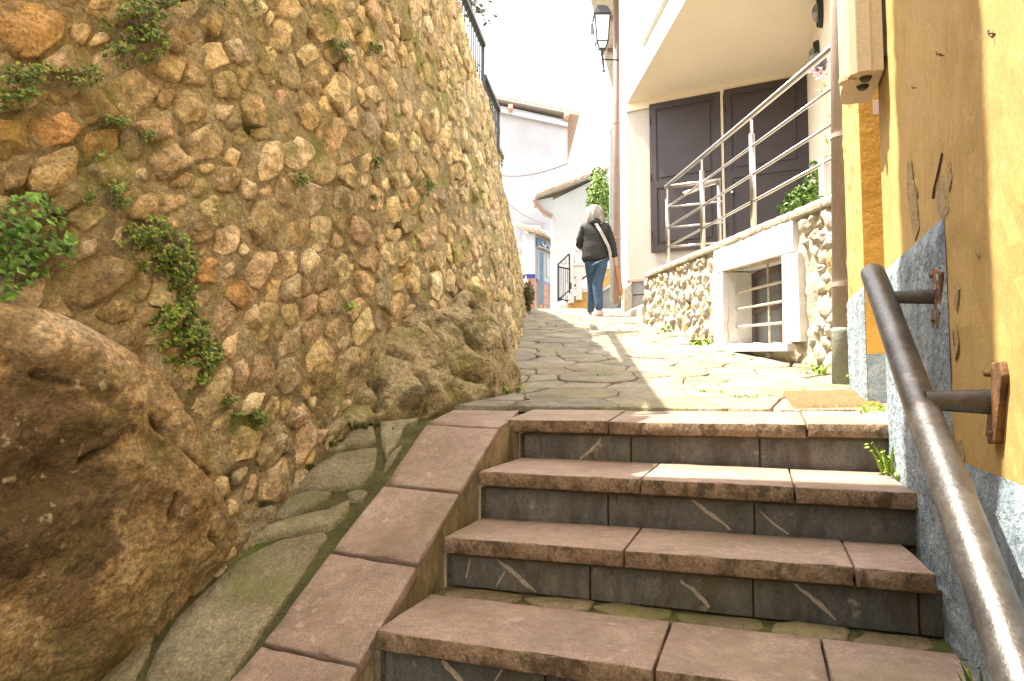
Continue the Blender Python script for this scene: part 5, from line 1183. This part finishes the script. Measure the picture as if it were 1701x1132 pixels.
wall_plant([(555, 82, 10, 14), (565, 100, 8, 8)], .02, 9, 'narrow green tuft high on the wall, left of a pair', seed=12)
wall_plant([(612, 82, 13, 9)], .02, 9, 'dark green tuft high on the wall, right of a pair', seed=13)
wall_plant([(612, 272, 8, 16), (610, 330, 6, 8)], .02, 8, 'thin green weed in a vertical joint at mid wall', seed=14)
wall_plant([(700, 312, 12, 14)], .024, 8, 'green tuft on the receding part of the wall', seed=15)
wall_plant([(570, 512, 11, 8)], .016, 9, 'bright green sprig low on the wall left of the outcrop', seed=16, cols=[(.2, .38, .03), (.26, .42, .05)])
wall_plant([(722, 540, 11, 8)], .018, 8, 'bright green sprig on top of the rock outcrop', seed=17, cols=[(.17, .32, .03), (.22, .35, .05)], thick=.12)
wall_plant([(180, 212, 22, 9), (160, 205, 12, 7)], .014, 8, 'dark green tuft in the joint right of the orange stone', seed=18)
wall_plant([(150, 265, 10, 8), (232, 232, 12, 12)], .012, 7, 'sparse sprigs in the joints above the yellow green trailing plant', seed=19)
wall_plant([(340, 8, 30, 14), (410, 10, 10, 12)], .016, 6, 'thin greenery at the top edge of the frame on the wall', seed=20)
wall_plant([(805, 170, 5, 10), (822, 215, 5, 16), (828, 260, 5, 18), (812, 195, 6, 10)], .035, 9, 'yellow green weeds along the crest of the wall below the fence', seed=21, cols=[(.2, .22, .05), (.28, .28, .08)])
def ground_tuft(P, r, h, n, label, name='grass_tuft', cols=GREENS, size=.012, seed=3, flower=False):
    rng = random.Random(seed); th_ = thing(name, label, 'plant', P); mb = MB()
    for _ in range(n):
        a = rng.uniform(0, 6.283); q = rng.random() ** .5 * r; b = P + Vector((math.cos(a) * q, math.sin(a) * q, 0)); d = Vector((math.cos(a), math.sin(a), 0)); hh = h * rng.uniform(.4, 1.1)
        c = rng.choice(cols); t = b + d * hh * .5 + ZU * hh; s = Vector((-d.y, d.x, 0)) * size * .3; m_ = b.lerp(t, .5) + ZU * hh * .12
        mb.add([b - s, b + s, m_ + s, m_ - s, t], [(0, 1, 2, 3), (3, 2, 4)], c)
        if rng.random() < .6: leaf_cloud(mb, [(t, (d + ZU).normalized())], size * 1.6, cols, rng=rng)
    mb.put('leaves', M['leaf'], th_)
BR = [(.22, .38, .03), (.32, .48, .05), (.16, .28, .03)]
ground_tuft(st(.405, 2.62, -.30), .035, .10, 34, 'bright green weed growing beside the second riser at the yellow wall', seed=5, cols=BR, size=.014)
ground_tuft(st(.412, 2.52, -.31), .03, .04, 22, 'yellow green moss tuft on the second tread at the wall', seed=6, cols=BR, size=.01)
ground_tuft(onpath(1168, 575), .12, .06, 40, 'green weeds at the foot of the terrace wall left of the window', seed=7, cols=BR, size=.03)
ground_tuft(onpath(1120, 553), .15, .06, 40, 'weeds at the foot of the terrace wall towards its far end', seed=8, cols=BR, size=.03)
ground_tuft(onpath(1360, 622), .10, .06, 36, 'green weeds left of the downpipe foot', seed=9, cols=BR, size=.02)
ground_tuft(onpath(1180, 652), .10, .012, 50, 'flat moss in the paving joints left of the doormat', seed=10, cols=BR, size=.012)
ground_tuft(onpath(1250, 661), .10, .012, 44, 'flat moss in the paving joints touching the doormat', seed=11, cols=BR, size=.012)
ground_tuft(onpath(1010, 625), .10, .012, 40, 'flat moss in the paving at the shade edge', seed=12, cols=BR, size=.012)
ground_tuft(onpath(840, 655), .10, .04, 60, 'moss and grass at the tip of the rock outcrop', seed=13, cols=GREENS + BR, size=.014)
ground_tuft(st(.405, 1.62, -.62), .06, .05, 40, 'small weeds at the wall foot on the fourth tread', seed=14, size=.012)
ground_tuft(onpath(1432, 642), .05, .05, 40, 'weeds at the corner of the blue dado by the doorway', seed=15, cols=BR, size=.014)
ground_tuft(st(.41, 2.95, -.12), .05, .05, 40, 'yellow green moss at the right end of the top step', seed=16, cols=BR, size=.012)
for i, (x_, y_) in enumerate([(540, 742), (470, 815), (400, 870), (600, 712), (660, 690), (300, 950), (500, 780)]):
    P = onramp(x_, y_); ground_tuft(P, .07, .03, 60, ['moss in the corner of ramp and wall below the outcrop', 'moss in the corner of ramp and wall beside the round pink stone', 'moss right of the boulder foot on the ramp', 'moss under the outcrop at the ramp top', 'moss at the top of the ramp', 'moss in the joint along the boulder foot', 'moss in the corner of ramp and wall halfway up'][i], seed=20 + i, size=.012, cols=[(.06, .08, .015), (.10, .11, .02), (.14, .14, .03)])
# plant and post on the terrace coping
def bush(label, center, rad, n, size, cols, name='shrub', cat='plant', trunk=None, seed=1, hol=.35):
    rng = random.Random(seed); th_ = thing(name, label, cat, trunk or center); pts = []
    while len(pts) < n:
        v_ = Vector((rng.gauss(0, 1), rng.gauss(0, 1), rng.gauss(0, 1))).normalized() * rng.uniform(hol, 1) ** .6; q = Vector((v_.x * rad[0], v_.y * rad[1], v_.z * rad[2]))
        if nz(q, 2.2 / max(rad), seed) * 1.6 + (1 - v_.length) * .8 > -.12: pts.append((center + q * (1 + .35 * nz(v_, 2.2, seed)), v_))
    mb = MB(); leaf_cloud(mb, pts, size, cols, rng=rng, flat=.8); mb.put('crown', M['leaf'], th_)
    if trunk:
        t = MB().tube([trunk, trunk.lerp(center, .5) + Vector((.03, 0, 0)), center], [rad[0] * .12, rad[0] * .09, rad[0] * .04], 8)
        for _ in range(6):
            v_ = Vector((rng.uniform(-1, 1) * rad[0], rng.uniform(-1, 1) * rad[1], rng.uniform(-.2, 1) * rad[2])) * .7; t.tube([trunk.lerp(center, .7), center + v_], [rad[0] * .04, rad[0] * .015], 6)
        t.put('trunk', M['bark'], th_)
P = Plane(SP.p - nS * .16, SP.n).at(1322, 338); bush('green leafy plant sitting on the terrace coping behind the railing', P + Vector((.04, 0, .02)), (.10, .34, .12), 520, .045, [(.10, .20, .03), (.16, .28, .05), (.07, .13, .02)], seed=4)
P = Plane(SP.p - nS * .16, SP.n).at(1352, 300); bush('upright leafy sprig beside the white post on the coping', P, (.06, .10, .14), 160, .04, [(.10, .20, .03), (.16, .28, .05)], seed=5)
P = Plane(SP.p - nS * .12, SP.n).at(1373, 320)
tag(MB().box(P + ZU * .11, Vector((.06, 0, 0)), Vector((0, .08, 0)), ZU * .24).put('white_post', M['beige']), 'short white post on the terrace coping next to the downpipe', 'post')
fpot = thing('flower_pot', 'small hanging pot of pink and white flowers beside the downpipe', 'flower pot', SWP.at(1362, 112))
P = Plane((0, 5.6, 0), (0, 1, 0)).at(1363, 112); mb = MB(); leaf_cloud(mb, [(P + Vector((RNG.gauss(0, .035), RNG.gauss(0, .03), RNG.gauss(0, .04))), Vector((-.5, -.8, .3))) for _ in range(60)], .035, [(.8, .45, .55), (.85, .75, .75), (.7, .2, .25)]); mb.put('flowers', M['leaf'], fpot)
MB().tube([P + Vector((0, 0, .11)), P + Vector((0, 0, -.02))], [.055, .04], 12).put('pot', M['rubber'], fpot); MB().tube([P + Vector((0, 0, .1)), P + Vector((.35, .1, .25))], .006, 6).put('hanger', M['black'], fpot)
mb = MB(); leaf_cloud(mb, [(P + Vector((.03 + RNG.gauss(0, .02), 0, -.1 - i * .012)), Vector((-.5, -.8, .3))) for i in range(60)], .025, [(.5, .4, .1), (.3, .35, .1), (.7, .5, .2)]); mb.put('trailing_stems', M['leaf'], fpot, kind='stuff')
# trees
bush('sunlit yellow green tree behind the walking person', Vector((1.96, 15.2, 4.25)), (.28, .5, .68), 1200, .10, [(.16, .27, .04), (.22, .33, .06), (.11, .19, .03)], 'small_tree', 'tree', Vector((2.0, 15.3, 1.4)), 6)
def sprig_tree(label, P, tips, seed, base):
    rng = random.Random(seed); th_ = thing('olive_tree', label, 'tree', base); t = MB(); pts = []
    for tp in tips:
        c = P.lerp(tp, .5) + ZU * .12; t.tube([P, c, tp], [.03, .015, .005], 6)
        for k in range(46):
            q = c.lerp(tp, rng.random()) + Vector((rng.gauss(0, .07), rng.gauss(0, .09), rng.gauss(0, .06))); pts.append((q, Vector((rng.uniform(-1, 1), -.4, 1)).normalized()))
    t.tube([base, P], [.07, .04], 8); t.put('trunk', M['bark'], th_); mb = MB(); leaf_cloud(mb, pts, .075, [(.05, .09, .04), (.08, .12, .06)], rng=rng, flat=.7); mb.put('crown', M['leaf'], th_)
b_ = f1z(770, -60, 4.4); tt = [f1z(815, 38, 4.3), f1z(800, 18, 4.5), f1z(790, -10, 4.7), f1z(783, 20, 4.4)]
sprig_tree('olive tree branches reaching over the fence at the top of the wall', Vector((b_.x - .5, b_.y + .3, 4.5)), tt, 3, Vector((b_.x - .6, b_.y + .3, 2.9)))
P = f1z(808, 150, 3.5); bush('dark shrub growing behind the iron fence', Vector((P.x - .18, P.y + .5, 3.35)), (.25, 1.3, .38), 1300, .05, [(.05, .08, .03), (.08, .12, .05)], seed=12)
P = Plane((0, 11.2, 0), (0, 1, 0)).at(878, 492); bush('low dark bush at the far end of the stone wall beside the shop', P, (.10, .3, .24), 500, .05, [(.10, .10, .03), (.16, .15, .05), (.07, .06, .02)], seed=13)
for i, (x_, y_) in enumerate([(869, 408), (871, 432), (869, 446), (872, 470)]):
    P = Plane((0, 12.6, 0), (0, 1, 0)).at(x_, y_); mb = MB(); leaf_cloud(mb, [(P + Vector((RNG.gauss(0, .03), RNG.gauss(0, .04), RNG.gauss(0, .05))), Vector((0, -1, .3))) for _ in range(30)], .07, [(.85, .82, .75), (.75, .72, .62)])
    tag(mb.put('blossom', M['leaf'], kind='stuff'), ['white blossom cluster at the wall end, topmost', 'white blossom cluster at the wall end, second from the top', 'white blossom cluster at the wall end, third from the top', 'white blossom cluster at the wall end, lowest'][i], 'flower')
# ------------------------------------------------------------------ the walking person
def skin_mesh(name, joints, edges, m, parent, sub=2, origin=None):
    me = bpy.data.meshes.new('tmp'); names = list(joints); me.from_pydata([joints[k][0] for k in names], [(names.index(a), names.index(b)) for a, b in edges], []); o = bpy.data.objects.new('tmp', me); C.objects.link(o)
    md = o.modifiers.new('s', 'SKIN'); md.use_smooth_shade = True
    for i, k in enumerate(names):
        r = joints[k][1]; me.skin_vertices[0].data[i].radius = r if isinstance(r, tuple) else (r, r)
        me.skin_vertices[0].data[i].use_root = (i == 0)
    sb = o.modifiers.new('u', 'SUBSURF'); sb.levels = sub; sb.render_levels = sub
    dg = bpy.context.evaluated_depsgraph_get(); ev = o.evaluated_get(dg); m2 = ev.to_mesh(); V = [v.co.copy() for v in m2.vertices]; F = [tuple(p.vertices) for p in m2.polygons]; ev.to_mesh_clear()
    bpy.data.objects.remove(o); return V, F
G0 = onpath(992, 526); s_ = G0.y * 188 / FPX / 1.65
pr = thing('person', 'person with silver hair, charcoal jacket and blue jeans walking away up the alley', 'person', G0)
def J(x, y, z, r): return (G0 + Vector((x, y, z)) * s_, (r[0] * s_, r[1] * s_) if isinstance(r, tuple) else r * s_)
B = dict(pel=J(-.02, 0, .90, (.15, .11)), chest=J(-.02, .0, 1.20, (.15, .10)), neck0=J(-.025, .0, 1.38, (.06, .06)), neck=J(-.025, .01, 1.44, .05), h1=J(-.025, .02, 1.53, (.075, .085)), h2=J(-.025, .02, 1.60, (.06, .07)),
         shl=J(-.19, .0, 1.34, .05), ell=J(-.25, .03, 1.08, .04), wrl=J(-.20, .26, 1.06, .028), hal=J(-.17, .32, 1.05, .03), shr=J(.14, .0, 1.34, .05), elr=J(.22, -.03, 1.07, .04), wrr=J(.275, -.02, .84, .026), har=J(.285, .0, .78, (.022, .036)), fr1=J(.285, .01, .73, (.014, .026)),
         hpl=J(-.10, 0, .86, .09), knl=J(-.06, .14, .49, .06), anl=J(-.09, .24, .09, .035), tol=J(-.10, .36, .05, .035), hpr=J(.07, 0, .86, .09), knr=J(.0, -.02, .48, .06), anr=J(.025, -.08, .10, .035), tor=J(.03, .05, .04, .035))
E = [('pel', 'chest'), ('chest', 'neck0'), ('neck0', 'neck'), ('neck', 'h1'), ('h1', 'h2'), ('chest', 'shl'), ('shl', 'ell'), ('ell', 'wrl'), ('wrl', 'hal'), ('chest', 'shr'), ('shr', 'elr'), ('elr', 'wrr'), ('wrr', 'har'), ('har', 'fr1'),
     ('pel', 'hpl'), ('hpl', 'knl'), ('knl', 'anl'), ('anl', 'tol'), ('pel', 'hpr'), ('hpr', 'knr'), ('knr', 'anr'), ('anr', 'tor')]
V, F = skin_mesh('body', B, E, None, None); body = part('body', V, F, M['skin'], pr, smooth=True)
for i, (dx, ln_) in enumerate(((-.014, .055), (-.004, .07), (.006, .066), (.015, .05))):
    V, F = skin_mesh('f', dict(a=J(.285 + dx, .005, .76, .008), b=J(.285 + dx * 1.2, .015, .735, .0075), c=J(.283 + dx * 1.2, .03, .76 - ln_, .006)), [('a', 'b'), ('b', 'c')], None, None, 1); part('finger', V, F, M['skin'], body, smooth=True)
V, F = skin_mesh('f', dict(a=J(.275, .0, .80, .009), b=J(.262, .02, .775, .009), c=J(.262, .03, .75, .007)), [('a', 'b'), ('b', 'c')], None, None, 1); part('thumb', V, F, M['skin'], body, smooth=True)
JK = dict(hem=J(-.02, 0, .745, (.245, .19)), w=J(-.02, 0, .93, (.215, .165)), c=J(-.02, -.005, 1.18, (.20, .145)), sh=J(-.02, -.005, 1.33, (.13, .10)), nk=J(-.02, 0, 1.41, (.085, .075)), shl=J(-.18, .0, 1.325, .072), ell=J(-.255, .03, 1.08, .062), wrl=J(-.21, .22, 1.06, .048),
          shr=J(.15, .0, 1.325, .072), elr=J(.225, -.03, 1.07, .06), wrr=J(.272, -.02, .855, .043))
V, F = skin_mesh('jacket', JK, [('c', 'w'), ('w', 'hem'), ('c', 'sh'), ('sh', 'nk'), ('sh', 'shl'), ('shl', 'ell'), ('ell', 'wrl'), ('sh', 'shr'), ('shr', 'elr'), ('elr', 'wrr')], None, None)
V = [v + (v - (G0 + Vector((-.02, 0, v.z - G0.z)))).normalized() * .006 * s_ * math.sin((v.z - G0.z) * 75) for v in V]; jk = part('jacket', V, F, M['jacket'], pr, smooth=True)
V, F = skin_mesh('hood', dict(a=J(-.11, -.07, 1.37, .045), b=J(-.025, -.11, 1.40, .06), c=J(.06, -.07, 1.37, .045)), [('a', 'b'), ('b', 'c')], None, None); part('hood', V, F, M['jacket'], jk, smooth=True)
JN = dict(top=J(-.02, 0, .92, (.17, .13)), hl=J(-.085, .0, .76, .105), kl=J(-.05, .13, .49, .078), al=J(-.075, .22, .07, .055), hr=J(.06, -.01, .76, .115), kr=J(.0, -.03, .48, .085), ar=J(.022, -.085, .06, .058))
V, F = skin_mesh('jeans', JN, [('top', 'hl'), ('hl', 'kl'), ('kl', 'al'), ('top', 'hr'), ('hr', 'kr'), ('kr', 'ar')], None, None); part('jeans', V, F, M['jeans'], pr, smooth=True)
for (a, b) in (((-.09, .20, .05), (-.10, .42, .035)), ((.025, -.13, .05), (.03, .10, .035))):
    V, F = skin_mesh('shoe', dict(a=J(*a, (.062, .062)), b=J(*[(p + q) / 2 for p, q in zip(a, b)], (.06, .055)), c=J(*b, (.05, .045))), [('a', 'b'), ('b', 'c')], None, None); part('shoe', V, F, M['shoepink'] if a[0] > 0 else M['stairwhite'], pr, smooth=True)
def hair(u, v):
    th = u * 2 * math.pi; ph = v * math.pi * .93; r = .118 + .035 * nz((math.cos(th) * 3, math.sin(th) * 3, ph * 1.2), 1.6) + .010 * math.sin(th * 17); fl = 1 + .75 * max(0, v - .4)
    return G0 + Vector((-.025 + r * fl * math.sin(ph) ** .55 * math.cos(th), .005 + r * 1.05 * math.sin(ph) ** .55 * math.sin(th) * (1 if math.sin(th) < 0 else .8), 1.535 + (.115 if ph < 1.57 else .22) * math.cos(ph) + .02 * nz((th * 2, 0, 3), 2) * v)) * s_
MB().grid(hair, 40, 22).put('hair', M['hair'], pr, smooth=True)
# strap across the back
mb = MB(); pts = [J(-.03, -.115, 1.36, 0)[0], J(.03, -.165, 1.24, 0)[0], J(.09, -.165, 1.12, 0)[0], J(.145, -.16, 1.02, 0)[0], J(.185, -.12, .90, 0)[0], J(.19, -.05, .80, 0)[0]]
w_ = Vector((.018, 0, .012)) * s_
for a, b in zip(pts, pts[1:]): mb.prism([a - w_, a + w_, b + w_, b - w_], Vector((0, -.012, 0)))
mb.put('strap', M['strap'], pr)
bgt = thing('cloth_bag', 'slim rust orange cloth bag with pale tip hanging from the walking person\'s right hand', 'bag', J(.3, 0, .3, 0)[0])
V, F = skin_mesh('bag', dict(a=J(.278, .0, .76, (.02, .02)), b=J(.30, .0, .66, (.06, .04)), c=J(.335, .0, .46, (.07, .045)), d=J(.35, .0, .30, (.055, .04))), [('a', 'b'), ('b', 'c'), ('c', 'd')], None, None); part('cloth', V, F, M['bag'], bgt, smooth=True)
V, F = skin_mesh('bag', dict(a=J(.35, .0, .32, (.045, .035)), b=J(.36, .0, .24, (.03, .025))), [('a', 'b')], None, None); part('tip', V, F, M['bagpale'], bgt, smooth=True)
print('OBJECTS', len(bpy.data.objects), 'TRIS', sum(sum(len(p.vertices) - 2 for p in m_.polygons) for m_ in bpy.data.meshes))
